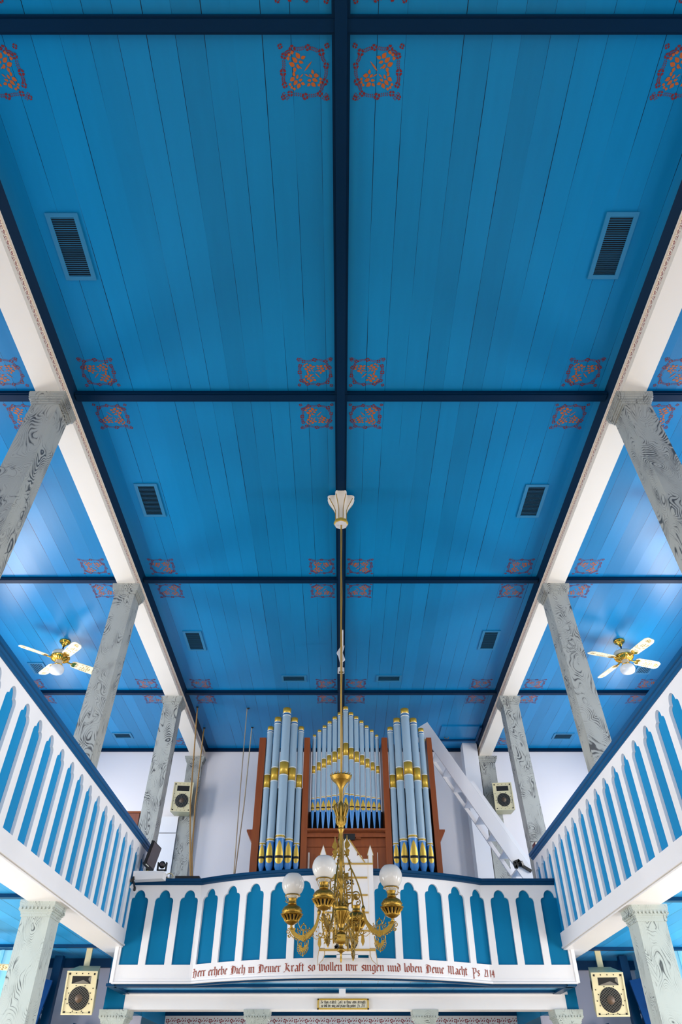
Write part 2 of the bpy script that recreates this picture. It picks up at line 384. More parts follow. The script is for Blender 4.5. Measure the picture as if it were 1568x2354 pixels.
# ------------------------------------------------------------------ broad pen blackletter
def mn(x, top=1.0, foot=True):
    p = [(x-.10, top-.08), (x, top-.17), (x, .17)]
    if foot: p.append((x+.10, .07))
    return p
GL = {
 'i': (.30, [mn(.12), [(.10,1.24),(.18,1.32)]]), 'n': (.66, [mn(.12), [(.14,.80),(.42,.97)], mn(.48)]),
 'm': (1.02, [mn(.12), [(.14,.80),(.42,.97)], mn(.48), [(.5,.80),(.78,.97)], mn(.84)]),
 'u': (.66, [mn(.12), [(.14,.05),(.42,.20)], mn(.48)]), 'r': (.48, [mn(.12), [(.15,.80),(.28,.95),(.38,.84)]]),
 'e': (.50, [[(.12,.80),(.12,.18),(.24,.05),(.40,.17)], [(.12,.82),(.26,.96),(.40,.78),(.14,.46)]]),
 'c': (.48, [[(.38,.82),(.25,.95),(.12,.80),(.12,.18),(.24,.05),(.40,.17)]]),
 'o': (.60, [[(.12,.80),(.12,.18),(.28,.05),(.46,.20),(.46,.82),(.28,.96),(.12,.80)]]),
 'h': (.64, [[(.04,1.52),(.12,1.45),(.12,.17),(.20,.07)], [(.14,.78),(.36,.95),(.48,.80),(.48,.05),(.36,-.22)]]),
 'b': (.62, [[(.04,1.52),(.12,1.45),(.12,.17),(.28,.05),(.46,.20),(.46,.80),(.32,.94),(.14,.78)]]),
 'l': (.30, [[(.04,1.52),(.12,1.45),(.12,.17),(.22,.07)]]),
 't': (.40, [[(.12,1.28),(.12,.17),(.24,.05),(.32,.12)], [(.0,.93),(.32,.93)]]),
 'f': (.42, [[(.36,1.40),(.24,1.50),(.12,1.34),(.12,.02)], [(.0,.90),(.32,.90)]]),
 'a': (.60, [[(.10,.84),(.24,.96),(.44,.82),(.44,.17),(.54,.07)], [(.44,.55),(.22,.50),(.12,.38),(.12,.16),(.24,.05),(.42,.18)]]),
 's': (.50, [[(.40,.80),(.26,.95),(.12,.82),(.12,.66),(.40,.38),(.40,.18),(.26,.05),(.08,.16)]]),
 'w': (.92, [[(.08,1.1),(.12,.85),(.12,.17),(.22,.07)], [(.2,.08),(.42,.20)], [(.36,1.08),(.44,.85),(.44,.17),(.56,.05),(.78,.20),(.78,.85),(.64,.98)]]),
 'g': (.62, [[(.46,.85),(.28,.96),(.12,.80),(.12,.20),(.26,.06),(.46,.20)], [(.52,.95),(.46,.85),(.46,-.2),(.30,-.36),(.08,-.24)]]),
 'd': (.60, [[(.46,.82),(.28,.96),(.12,.80),(.12,.18),(.28,.05),(.46,.20),(.46,.92),(.34,1.22),(.12,1.42)]]),
 'p': (.62, [[(.04,.92),(.12,.84),(.12,-.4)], [(.14,.80),(.30,.96),(.46,.80),(.46,.20),(.30,.05),(.14,.14)]]),
 'x': (.54, [mn(.20), [(.22,.76),(.36,.95),(.44,.84)], [(.06,.52),(.38,.52)], [(.18,.12),(.06,-.1)]]),
 'y': (.62, [mn(.12), [(.14,.05),(.42,.20)], [(.38,.96),(.48,.84),(.48,-.05),(.3,-.34),(.1,-.3)]]),
 'v': (.60, [[(.06,1.05),(.12,.85),(.12,.18),(.28,.05),(.46,.22),(.46,.82),(.32,.96)]]),
 'H': (.98, [[(-.04,1.28),(.12,1.46),(.30,1.34),(.26,1.0),(.26,.2),(.10,-.05)], [(.0,-.08),(.22,.06),(.36,-.02)], [(.02,.78),(.26,.80),(.5,1.0),(.70,.84),(.70,.2),(.52,-.22)], [(.26,1.3),(.52,1.42)]]),
 'D': (.98, [[(.02,1.2),(.20,1.44),(.46,1.34),(.76,1.1),(.80,.6),(.72,.22),(.44,.04),(.14,.04),(-.02,-.04)], [(.30,1.2),(.22,.9),(.30,.6),(.26,.2)], [(.42,1.25),(.42,.12)]]),
 'K': (1.0, [[(-.02,1.26),(.14,1.44),(.32,1.32),(.28,.2),(.10,.0),(-.04,.02)], [(.30,1.34),(.56,1.46)], [(.34,.76),(.56,1.0),(.70,.86),(.38,.66)], [(.42,.66),(.66,.24),(.84,.06)]]),
 'M': (1.25, [[(-.02,1.26),(.14,1.44),(.30,1.30),(.24,.5),(.28,.2),(.08,-.02)], [(.30,1.24),(.52,1.42),(.62,1.24),(.58,.16),(.68,.06)], [(.62,1.24),(.86,1.42),(.98,1.22),(.94,.17),(1.06,.06)]]),
 'P': (.92, [[(-.02,1.22),(.14,1.40),(.32,1.26),(.28,.3),(.26,-.38)], [(.12,-.30),(.40,-.34)], [(.30,1.2),(.52,1.42),(.76,1.2),(.74,.62),(.52,.44),(.32,.52)]]),
 'B': (.92, [[(-.02,1.26),(.14,1.44),(.30,1.30),(.26,.2)], [(.30,1.26),(.56,1.42),(.72,1.2),(.46,.82)], [(.46,.82),(.76,.62),(.74,.2),(.46,.04),(.06,.06)]]),
 'L': (.86, [[(-.02,1.3),(.30,1.40),(.70,1.34)], [(.5,1.36),(.20,.8),(.34,.5),(.14,.1)], [(.04,.05),(.36,.12),(.72,.04)]]),
 '2': (.52, [[(.08,1.12),(.24,1.28),(.40,1.12),(.36,.78),(.08,.08),(.42,.08)]]), '1': (.34, [[(.06,1.10),(.18,1.26),(.18,.05)]]),
 '4': (.58, [[(.38,1.28),(.06,.46),(.48,.46)], [(.38,1.0),(.38,.0)]]), '3': (.52, [[(.08,1.2),(.38,1.2),(.2,.8),(.40,.5),(.3,.1),(.06,.1)]]),
 '.': (.28, [[(.08,.02),(.15,.09)]]), ',': (.28, [[(.10,.08),(.15,.02),(.06,-.2)]]), ':': (.28, [[(.08,.12),(.15,.19)], [(.08,.74),(.15,.81)]]), ' ': (.46, []),
}
def text_width(t): return sum(GL[c][0] for c in t)
def letter(mb, text, s0, base, xh, fr, mi, nib=.20, width=None):
    k = (width/text_width(text)) if width else xh
    nx, ny = cos(radians(40))*nib/2, sin(radians(40))*nib/2
    x = 0; n_s = 0
    for c in text:
        w, strokes = GL[c]
        for st in strokes:
            for (a, b), (c2, d) in zip(st[:-1], st[1:]):
                q = [(a-nx, b-ny), (a+nx, b+ny), (c2+nx, d+ny), (c2-nx, d-ny)]
                q = [(s0+(x+p[0])*k, base+(p[1] if p[1] < 1 else 1+(p[1]-1)*.66)*xh) for p in q]
                ar = sum(q[i][0]*q[(i+1) % 4][1]-q[(i+1) % 4][0]*q[i][1] for i in range(4))
                if abs(ar) < 1e-9: continue
                if ar < 0: q = q[::-1]
                n_s += 1; e = (n_s % 7)*.00012
                mb.add([(lambda r_: (r_[0], r_[1]-e, r_[2]))(fr(*p)) for p in q], [(0,1,2,3)], mi)
        x += w

# ================================================================== THE ROOM
H = 6.6; YB = [-6.15, -2.3, 1.55, 5.36, 9.22, 13.26]; YE = 16.3; XO = 6.75; Y0 = -7.0
XI, XS = 3.30, 3.59            # white arcade beam faces
ZS, ZT = 6.35, 6.52            # beam soffit and top
ZG = 1.848                     # gallery soffit
fl = -CZ
struct(MB().box(-XO, XO, Y0, YE, fl-.1, fl).build('floor', 'floor'))
struct(MB().box(-XO-.2, -XO, Y0, YE, fl, H+.1).build('wall_left', 'wall'))
struct(MB().box(XO, XO+.2, Y0, YE, fl, H+.1).build('wall_right', 'wall'))
struct(MB().box(-XO-.2, XO+.2, YE, YE+.2, fl, H+.1).build('wall_end', 'wall'))
struct(MB().box(-XO-.2, XO+.2, Y0-.2, Y0, fl, H+.1).build('wall_altar', 'wall'))
# ceiling with the painted stencils in the bay corners
cb = MB(); cb.box(-XO, XO, Y0, YE, H, H+.1)
zst = H-.002; S = .43
bays = list(zip(YB, YB[1:]+[YE]))
for i, (a, b) in enumerate(bays):
    if b < 1: continue
    for (yy, fy) in ((a+.06+.07+S/2, -1), (b-.06-.07-S/2, 1)):
        if i == 5 and fy == 1: continue
        for s in (-1, 1):
            put_stencil(cb, s*(.095+S/2), yy, S, -s*1, fy, zst)
            put_stencil(cb, s*(3.10-S/2), yy, S, s*1, fy, zst)
            put_stencil(cb, s*(3.78+S/2), yy, S, -s*1, fy, zst)
            put_stencil(cb, s*(6.55-S/2), yy, S, s*1, fy, zst)
put_stencil(cb, -3.95, YE-.45, S, 1, 1, zst); put_stencil(cb, 3.95, YE-.45, S, -1, 1, zst)
struct(cb.build('ceiling', ['ceil', 'red', 'orange']))
# navy ribs
n_t = [0]
def trim(mb, mats):
    n_t[0] += 1
    return struct(mb.build('trim_%d' % n_t[0], mats))
def rib_x(y, x0, x1, w=.13, d=.045):
    m = MB(); m.box(x0, x1, y-w/2, y+w/2, H-d, H); m.box(x0, x1, y-w/2+.02, y+w/2-.02, H-d-.012, H-d); return m
for y in YB:
    trim(rib_x(y, -3.24, 3.24), 'rib'); trim(rib_x(y, -XO, -3.6), 'rib'); trim(rib_x(y, 3.6, XO), 'rib')
m = MB().box(-.075, .075, Y0, YE, H-.05, H); m.box(-.05, .05, Y0, YE, H-.07, H-.05); trim(m, 'rib')
trim(MB().box(-XO, XO, YE-.06, YE, H-.07, H), 'rib')
for s in (-1, 1):
    trim(MB().hexa([(s*XI, Y0, ZT), (s*3.6, Y0, ZT), (s*3.6, YE, ZT), (s*XI, YE, ZT)], [(s*3.215, Y0, H), (s*3.6, Y0, H), (s*3.6, YE, H), (s*3.215, YE, H)]), 'rib')
    trim(MB().box(s*(XO-.1), s*XO, Y0, YE, H-.1, H), 'rib')
    b = MB(); xa, xb = sorted((s*XI, s*XS)); b.box(xa, xb, Y0, YE, ZS, ZT, 0)
    b.box(*sorted((s*(XI-.015), s*XI)), Y0, YE, ZT-.03, ZT, 0)
    frieze(b, 0.0, YE-.1, ZT-.095, ZT-.035, lambda q, z, s=s: (s*(XI-.0015), q, z), 1, .11)
    b2 = trim(b, ['cream', 'stencilfine'])
# ------------------------------------------------------------------ columns
def capital_profile(mb, cx, cy, z, hw, hcap, w, h=.17, dent=False, shear=(0, 0)):
    """square moulded capital hanging below z; hcap = half width at the top"""
    steps = [(0, .035, 1.0), (.035, .055, .94), (.055, .085, .86), (.085, .115, .72), (.115, .14, .40), (.14, .17, .22)]
    k = h/.17
    for a, b_, e in steps:
        r = hw + (hcap-hw)*e; mb.box(cx-r, cx+r, cy-r, cy+r, z-b_*k, z-a*k)
    if dent:
        r = hw+(hcap-hw)*.80
        for sgn in (-1, 1):
            for i in range(9):
                t = -r + (i+.5)*2*r/9
                mb.box(cx+t-.011, cx+t+.011, cy+sgn*r-.012, cy+sgn*r+.012, z-.10*k, z-.075*k)
                mb.box(cx+sgn*r-.012, cx+sgn*r+.012, cy+t-.011, cy+t+.011, z-.10*k, z-.075*k)
    return mb
def column(x, y, ztop, zbot, hw, hcap, lean, label, group, mt, dent=False, bwide=0):
    t = thing('marbled_column', label, 'column', (x+lean, y, zbot), 0, group)
    sh = MB(); h2 = hw+bwide
    sh.hexa([(x+lean-h2, y-h2, zbot), (x+lean+h2, y-h2, zbot), (x+lean+h2, y+h2, zbot), (x+lean-h2, y+h2, zbot)],
            [(x-hw, y-hw, ztop-.03), (x+hw, y-hw, ztop-.03), (x+hw, y+hw, ztop-.03), (x-hw, y+hw, ztop-.03)])
    sh.build('shaft', mt, t)
    capital_profile(MB(), x, y, ztop, hw, hcap, 0, .17, dent).build('capital', mt, t)
    bs = MB().box(x+lean-h2-.004, x+lean+h2+.004, y-h2-.004, y+h2+.004, zbot, zbot+.16); bs.build('base', mt, t)
    return t
ZF = 2.0    # gallery floor
pos = ['nearest', 'second', 'third']
for s, side in ((-1, 'left'), (1, 'right')):
    for k, y in enumerate((5.31, 9.20, 13.15)):
        column(s*3.445, y, ZS, ZF, .158, .212, (-.10 if s < 0 else .14), '%s grey marbled column rising above the %s gallery rail, counted from the viewer' % (pos[k], side), 'upper marbled columns', 'marble')
    # lower columns under the galleries
    column(s*(3.535 if s < 0 else 3.585), 9.19, ZG-(0 if s < 0 else .045), fl, .165, .208, -s*.03, 'pale marbled column standing under the %s gallery beside a cream loudspeaker' % side, 'lower marbled columns', 'marble_l', True)
    column(s*3.50, 13.15, 1.16, fl, .165, .215, 0, 'pale marbled column with moulded capital at the %s end of the white beam under the loft' % side, 'lower marbled columns', 'marble_l', True)
    column(s*1.30, 13.15, 1.16, fl, .14, .20, 0, 'pale marbled column under the loft beam, %s of the framed verse sign' % side, 'lower marbled columns', 'marble_l', True)
    # pilasters on the end wall
    xx = (3.31, 3.66)
    t = thing('marbled_pilaster', 'grey marbled pilaster on the end wall behind the %s wall loudspeaker' % side, 'pilaster', (s*3.48, YE-.1, 1.4))
    MB().box(*sorted((s*xx[0], s*xx[1])), YE-.16, YE-.002, 1.4, ZS-.02).build('shaft', 'marble', t)
    c = MB()
    for a, b_, e in ((0,.03,.06),(.03,.06,.05),(.06,.10,.035),(.10,.13,.02)): c.box(min(s*xx[0], s*xx[1])-e, max(s*xx[0], s*xx[1])+e, YE-.16-e, YE-.002, ZS-b_, ZS-a)
    c.build('capital', 'marble', t)

# ------------------------------------------------------------------ side galleries
def head(t):
    """trefoil arch head over t in [-1,1]: height above the springing, in units of the half width"""
    a = abs(t)
    if a > .60: return .40*sqrt(max(0, 1-((a-.60)/.40)**2))*.85
    return .34 + .66*sqrt(max(0, 1-(a/.60)**2))
def arcade(mb, fr, s0, cells, pitch, ow, zb, zo, zapex, ztop, th, mi=0, mir=0, hs=None):
    """white board with trefoil headed openings. fr(s,z,d)->3D, d outwards; zb..zo solid, openings zo..zapex"""
    hw = ow/2; hh = hs or hw
    ts = [-1, -.95, -.88, -.8, -.72, -.66, -.62, -.60001, -.5999, -.585, -.55, -.48, -.38, -.25, -.12, 0]
    ts = ts + [-t for t in ts[-2::-1]]
    zsp = zapex - hh
    def quad(p, q, r, s_, d): mb.add([fr(*p, d), fr(*q, d), fr(*r, d), fr(*s_, d)], [(0,1,2,3)], mi)
    def solid(a, b_, z0, z1):
        n = max(1, int((b_-a)/.05)+1)
        for i in range(n):
            x0 = a+(b_-a)*i/n; x1 = a+(b_-a)*(i+1)/n
            quad((x0, z0), (x1, z0), (x1, z1), (x0, z1), th)
    for c in range(cells):
        a = s0+c*pitch; m_ = a+pitch/2; l = m_-hw; r = m_+hw
        solid(a, a+pitch, zb, zo); solid(a, l, zo, ztop); solid(r, a+pitch, zo, ztop)
        pts = [(m_+t*hw, zsp+head(t)*hh) for t in ts]
        for (p, q) in zip(pts[:-1], pts[1:]):
            mb.add([fr(p[0], p[1], th), fr(q[0], q[1], th), fr(q[0], ztop, th), fr(p[0], ztop, th)], [(0,1,2,3)], mi)
        ring = [(l, zo)] + pts + [(r, zo)]
        for (p, q) in zip(ring, ring[1:]+ring[:1]):
            mb.add([fr(p[0], p[1], th), fr(p[0], p[1], 0), fr(q[0], q[1], 0), fr(q[0], q[1], th)], [(0,1,2,3)], mir)
    return mb
def sweep(mb, fr, ss, prof, mi=0):
    """closed 2D profile (z,d) swept along s"""
    n = len(prof); vs = []
    for s_ in ss: vs += [fr(s_, z, d) for z, d in prof]
    fs = [(i*n+j, i*n+(j+1) % n, (i+1)*n+(j+1) % n, (i+1)*n+j) for i in range(len(ss)-1) for j in range(n)]
    mb.add(vs, fs, mi); mb.add(vs[:n], [tuple(range(n))[::-1]], mi); mb.add(vs[-n:], [tuple(range(n))], mi); return mb
RAIL = [(0, .0), (0, .045), (.02, .055), (.025, .07), (.05, .075), (.055, .095), (.095, .10), (.10, -.10), (.06, -.10), (.0, -.03)]
for s, side, XG, dz, ph in ((-1, 'left', 3.30, 0, 6.30), (1, 'right', 3.36, -.035, 6.41)):
    zs = ZG+dz; pitch = .3964 if s < 0 else .390
    za = 3.19+dz*.6; zrail = 3.262+dz*.6
    fr = lambda q, z, d, s=s, XG=XG: (s*(XG-d), q, z)
    k0 = int((ph-2.0)/pitch)+6; s0 = ph-pitch/2-k0*pitch
    cells = int((13.02-s0)/pitch)
    send = s0+cells*pitch
    g = thing('gallery_balustrade', 'long %s gallery front with bright blue arched panels in white woodwork' % side, 'balustrade', (s*XG, 6, zs))
    ab = MB(); arcade(ab, fr, s0, cells, pitch, .262, zs+.0, zs+.20, za, zrail, .035, 0, 0, .15)
    ab.build('arcade_board', 'white', g)
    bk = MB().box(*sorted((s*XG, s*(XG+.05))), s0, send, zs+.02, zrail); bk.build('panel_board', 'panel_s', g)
    bd = MB().box(*sorted((s*(XG-.035), s*(XG-.052))), s0, 12.0, zs+.0, zs+.022); bd.build('bead_moulding', 'white', g)
    sweep(MB(), fr, [s0, send], [(zrail+a, b_) for a, b_ in RAIL]).build('handrail', 'rail', g)
    # beam soffit and underside
    struct(MB().box(*sorted((s*(XG-.03), s*(XG+.35))), -2, 12.98, zs-.02, zs+.15).build('trim_%d' % (80+s), 'white'))
    struct(MB().box(*sorted((s*(XG+.05), s*XO)), -2, YE, zs+.10, ZF).build('trim_%d' % (90+s), 'ceil_u'))
    # cross trims and outer cornice below the gallery
    for y in (1.6, 5.36, 9.22, 12.55): struct(MB().box(*sorted((s*(XG+.35), s*XO)), y-.05, y+.05, zs+.06, zs+.10).build('trim_%d' % n_t[0], 'trim')); n_t[0] += 1
    # partition below the gallery
    struct(MB().box(*sorted((s*3.3, s*5.0)), 13.9, 14.0, fl, zs+.10).build('wall_%s_stair' % side, 'lav'))
    struct(MB().box(*sorted((s*3.3, s*5.0)), 13.83, 13.9, zs-.03, zs+.10).build('trim_%d' % n_t[0], 'trim')); n_t[0] += 1

# ------------------------------------------------------------------ organ loft front, bulging towards the nave
XL, XR = -3.335, 3.44; XA = 2.18; SAG = .62; R = (XA*XA+SAG*SAG)/(2*SAG); TH = math.asin(XA/R); YF = 12.0
LA = -XA-XL; LB = 2*R*TH; LC = XR-XA; LT = LA+LB+LC
def loft_base(q):
    if q <= LA: return (XL+q, YF)
    if q >= LA+LB: return (XA+(q-LA-LB), YF)
    a = (q-LA)/R-TH; return (R*sin(a), YF+R*cos(TH)-R*cos(a))
def loft(q, z, d):
    x, y = loft_base(q); a = loft_base(q-.09); b = loft_base(q+.09)
    tx, ty = b[0]-a[0], b[1]-a[1]; l = sqrt(tx*tx+ty*ty)
    return (x+ty/l*d, y-tx/l*d, z)
t = thing('loft_balustrade', 'curved organ loft front with blue arched panels above a painted German verse', 'balustrade', (0, YF-.3, 1.384))
zb, zo, za, zr = 1.384, 1.605, 2.592, 2.66
ab = MB(); arcade(ab, loft, 0, 18, LT/18, .285, zb, zo, za, zr, .035, 0, 0, .155); ab.build('arcade_board', 'white', t)
ss = [LT*i/90 for i in range(91)]
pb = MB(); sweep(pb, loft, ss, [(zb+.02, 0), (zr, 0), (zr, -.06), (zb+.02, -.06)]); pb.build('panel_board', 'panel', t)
sweep(MB(), loft, ss, [(zr+a*.85, b_) for a, b_ in RAIL]).build('handrail', 'trim', t)
bd = MB(); sweep(bd, loft, ss, [(zb-.012, .0), (zb-.012, .055), (zb+.012, .052), (zb+.022, .035)])
sweep(bd, loft, ss, [(zb+.038, .034), (zb+.038, .040), (zb+.046, .040), (zb+.046, .034)]); bd.build('bead_moulding', 'white', t)
LETT = ('Herr erhebe Dich in Deiner Kraft so wollen wir singen und loben Deine Macht. Ps. 21:14')
kk = (LB+.04)/text_width(LETT); xx_ = 0
for wd_ in LETT.split(' '):
    lt = MB(); letter(lt, wd_, LA+.03+xx_*kk, 1.447, .078,
           lambda a, b_: loft(a, b_, .0395), 0, .205, kk*text_width(wd_))
    lt.build('painted_word', 'text', t); xx_ += text_width(wd_+' ')
# end posts
MB().box(XL-.03, XL+.02, YF-.058, YF+.05, zb, 2.0).build('end_post', 'white', t); MB().box(XR-.02, XR+.03, YF-.058, YF+.05, zb, 2.0).build('end_post', 'white', t)
# loft floor slab and underside
lf = MB()
qs = [LT*i/60 for i in range(61)]
low = [loft(q, zb+.0, -.02) for q in qs]
outl = [(p[0], p[1]) for p in low] + [(XR, YE), (XL, YE)]
lf.prism(outl, lambda a, b_, d: (a, b_, zb+.0+d), .30)
struct(lf.build('trim_200', 'ceil_u'))
tm = MB(); sweep(tm, loft, qs, [(zb-.03, -.03), (zb, -.03), (zb, -.10), (zb-.03, -.10)])
tm.box(XL, XR, YF+.10, YF+.20, zb-.035, zb); tm.box(XL, XR, 12.78, 12.90, zb-.03, zb); tm.box(XL+.1, XR-.1, 13.5, 13.6, zb-.03, zb); tm.box(XL, XR, 15.85, 15.95, zb-.06, zb)
for s in (-1, 1): tm.box(*sorted((s*3.3, s*3.42)), YF+.0, 12.95, zb-.035, zb)
struct(tm.build('trim_201', 'trim'))
# white beam on the columns
struct(MB().box(-3.36, 3.49, 12.97, 13.30, 1.16, zb).box(-3.40, 3.53, 12.94, 12.97, zb-.035, zb).build('trim_202', 'white'))
for s in (-1, 1): struct(MB().box(*sorted((s*3.30, s*3.68)), 13.0, YE, 1.16, 1.84).build('trim_%d' % (203+s), 'panel'))
# little white hangers
for x, y in ((0.02, 12.62), (.0, 13.45), (-.97, 13.42), (1.58, 13.42)):
    struct(MB().box(x-.05, x+.05, y-.03, y+.03, zb-.10, zb).build('trim_%d' % n_t[0], 'white')); n_t[0] += 1
# back wall under the loft with stencilled frieze
fb = MB().box(-3.36, 3.46, 15.9, 16.0, 1.02, zb-.04, 0)
frieze(fb, -3.3, 3.4, 1.18, 1.29, lambda a, b_: (a, 15.8985, b_), 1, .20)
struct(fb.build('trim_210', ['white', 'stencilfine']))
# framed verse
sg = thing('verse_sign', 'small gold framed English psalm sign on the white beam', 'sign', (.02, 12.95, 1.2))
xs0, _, z1 = at(730, 2296, 12.95); xs1, _, z0 = at(848, 2321, 12.95)
MB().box(xs0+.015, xs1-.015, 12.945, 12.965, z0+.012, z1-.012).build('sign_face', 'signface', sg)
f_ = MB()
f_.box(xs0, xs1, 12.925, 12.96, z1-.018, z1).box(xs0, xs1, 12.925, 12.96, z0, z0+.018).box(xs0, xs0+.02, 12.925, 12.96, z0, z1).box(xs1-.02, xs1, 12.925, 12.96, z0, z1)
f_.build('frame', 'giltm', sg)
lt = MB(); zh = z1-z0
letter(lt, 'Be thou exalted, Lord, in thine own strength', xs0+.05, z0+zh*.55, zh*.22, lambda a, b_: (a, 12.943, b_), 0, .23, xs1-xs0-.1)
lt.build('lettering', 'ink', sg); lt = MB()
letter(lt, 'so will we sing and praise thy power. Ps. 21:13', xs0+.06, z0+zh*.22, zh*.22, lambda a, b_: (a, 12.943, b_), 0, .23, xs1-xs0-.12)
lt.build('lettering', 'ink', sg)

# ------------------------------------------------------------------ stairs below the galleries
for s, side in ((-1, 'left'), (1, 'right')):
    st = thing('staircase', 'dark blue staircase rising behind the %s lower column' % side, 'staircase', (s*4.9, 13.4, fl))
    MB().box(*sorted((s*4.55, s*4.68)), 13.2, 13.32, fl, ZG+.05).build('post', 'trim', st)
    MB().box(*sorted((s*4.95, s*5.08)), 12.95, 13.05, fl, ZG+.05).build('post', 'rib', st)
    MB().bar((s*4.66, 13.0, 1.55), (s*4.98, 12.95, -.4), .06, .20).build('stringer', 'deepblue', st)
    MB().bar((s*4.85, 13.15, 1.0), (s*3.9, 13.3, -.4), .06, .20).build('stringer', 'deepblue', st)
    MB().bar((s*4.55, 13.5, .62), (s*5.6, 13.5, 1.7), .06, .3).build('stringer', 'trim', st)
    MB().bar((s*4.1, 13.6, 1.0), (s*4.45, 13.55, -.6), .06, .35).build('stringer', 'trim', st)
    for i in range(6): MB().box(*sorted((s*(4.75+.11*i), s*(5.0+.11*i))), 12.9, 13.5, 1.15-i*.27, 1.19-i*.27).build('tread', 'trim', st)
    # pale blue lobby window further out
    w = MB().box(*sorted((s*5.05, s*6.74)), 12.72, 12.76, -.6, 1.90); struct(w.build('window_%d' % (1 if s < 0 else 2), 'winlit'))
    w = MB()
    for x in (5.05, 5.32, 5.9, 6.6): w.box(*sorted((s*x, s*(x+.04))), 12.68, 12.72, -.7, 1.90)
    struct(w.build('trim_%d' % n_t[0], 'cyanglass')); n_t[0] += 1

# ================================================================== THE ORGAN
YO = 13.42
og = thing('organ_case', 'reddish brown wooden organ case standing in the loft between white walls', 'organ case', (.09, YO, ZF-.25))
zb_o = 1.75
def XO_(u, v, y=YO): return at(u, v, y)[0]
posts = []
for ul, ur in ((597.6, 612.5), (700, 713), (877, 890), (979.5, 991)):
    posts.append((XO_(ul, 1698), XO_(ur, 1698)))
zpt = Zv(1697, YO)
YBK = YO+.75
for i, (a, b_) in enumerate(posts):
    MB().box(a, b_, YO-.03, YBK, zb_o, zpt).build('case_post', 'case', og)
(p0, p1), (p2, p3), (p4, p5), (p6, p7) = posts
zsh = Zv(1906, YO)           # shelf under the central flat
m = MB().box(p3, p4, YO-.03, YBK, zsh-.05, zsh).box(p3, p4, YO-.05, YO-.03, zsh-.03, zsh+.0).box(p3, p4, YO-.04, YO-.0, zsh-.15, zsh-.10)
m.build('impost_moulding', 'case', og)
m = MB().box(p3, p4, YO+.02, YO+.06, zb_o, zsh-.05)
m.build('front_panel', 'case', og)
m = MB()
cxm = (p3+p4)/2
z9 = Zv(1963, YO)
for a, b_ in ((p3+.16, cxm-.06), (cxm+.06, p4-.16)):
    m.box(a, b_, YO+.005, YO+.02, zb_o+.3, z9)
m.box(p3, p4, YO-.0, YO+.02, z9+.12, z9+.15)
m.build('raised_panel', 'case', og)
for x in (p3+.03, p3+.045, p4-.16): MB().box(x, x+.008, YO-.012, YO, zb_o, z9+.02).build('edge_strip', 'pipewhite', og)
MB().box(cxm-.05, cxm+.16, YO-.045, YO-.0, Zv(1932, YO), Zv(1918, YO)).build('key_plate', 'black', og)
for s in (-1, 1): MB().bar((cxm+.05+s*.13, YO-.04, Zv(1928, YO)), (cxm+.05+s*.22, YO-.04, Zv(1928.5, YO)), .012, .02).build('latch', 'case', og)
# lower tower panels and dark interior
for a, b_ in ((p1, p2), (p5, p6)):
    MB().box(a, b_, YO+.02, YO+.06, zb_o, Zv(2030, YO)).build('front_panel', 'case', og)
bk = MB().box(p1, p2, YBK-.04, YBK, zb_o, zpt-.75).box(p3, p4, YBK-.04, YBK, zb_o, Zv(1838, YO)-.0).box(p5, p6, YBK-.04, YBK, zb_o, zpt-.75)
bk.build('back_board', 'dark', og)
for s, xx in ((-1, p0), (1, p7)):
    zc = Zv(1903, YO); m = MB()
    m.prism([(0, 0), (s*.12, 0), (s*.12, -.03), (0, -.24)], lambda a, b_, d, xx=xx: (xx+a, YO+.1+d, zc+b_), .5)
    m.build('side_shelf', 'case', og)
    MB().box(min(xx-s*.11, xx-s*.02), max(xx-s*.11, xx-s*.02), YO+.2, YO+.4, zpt, zpt+.07).build('top_block', 'gilt', og)

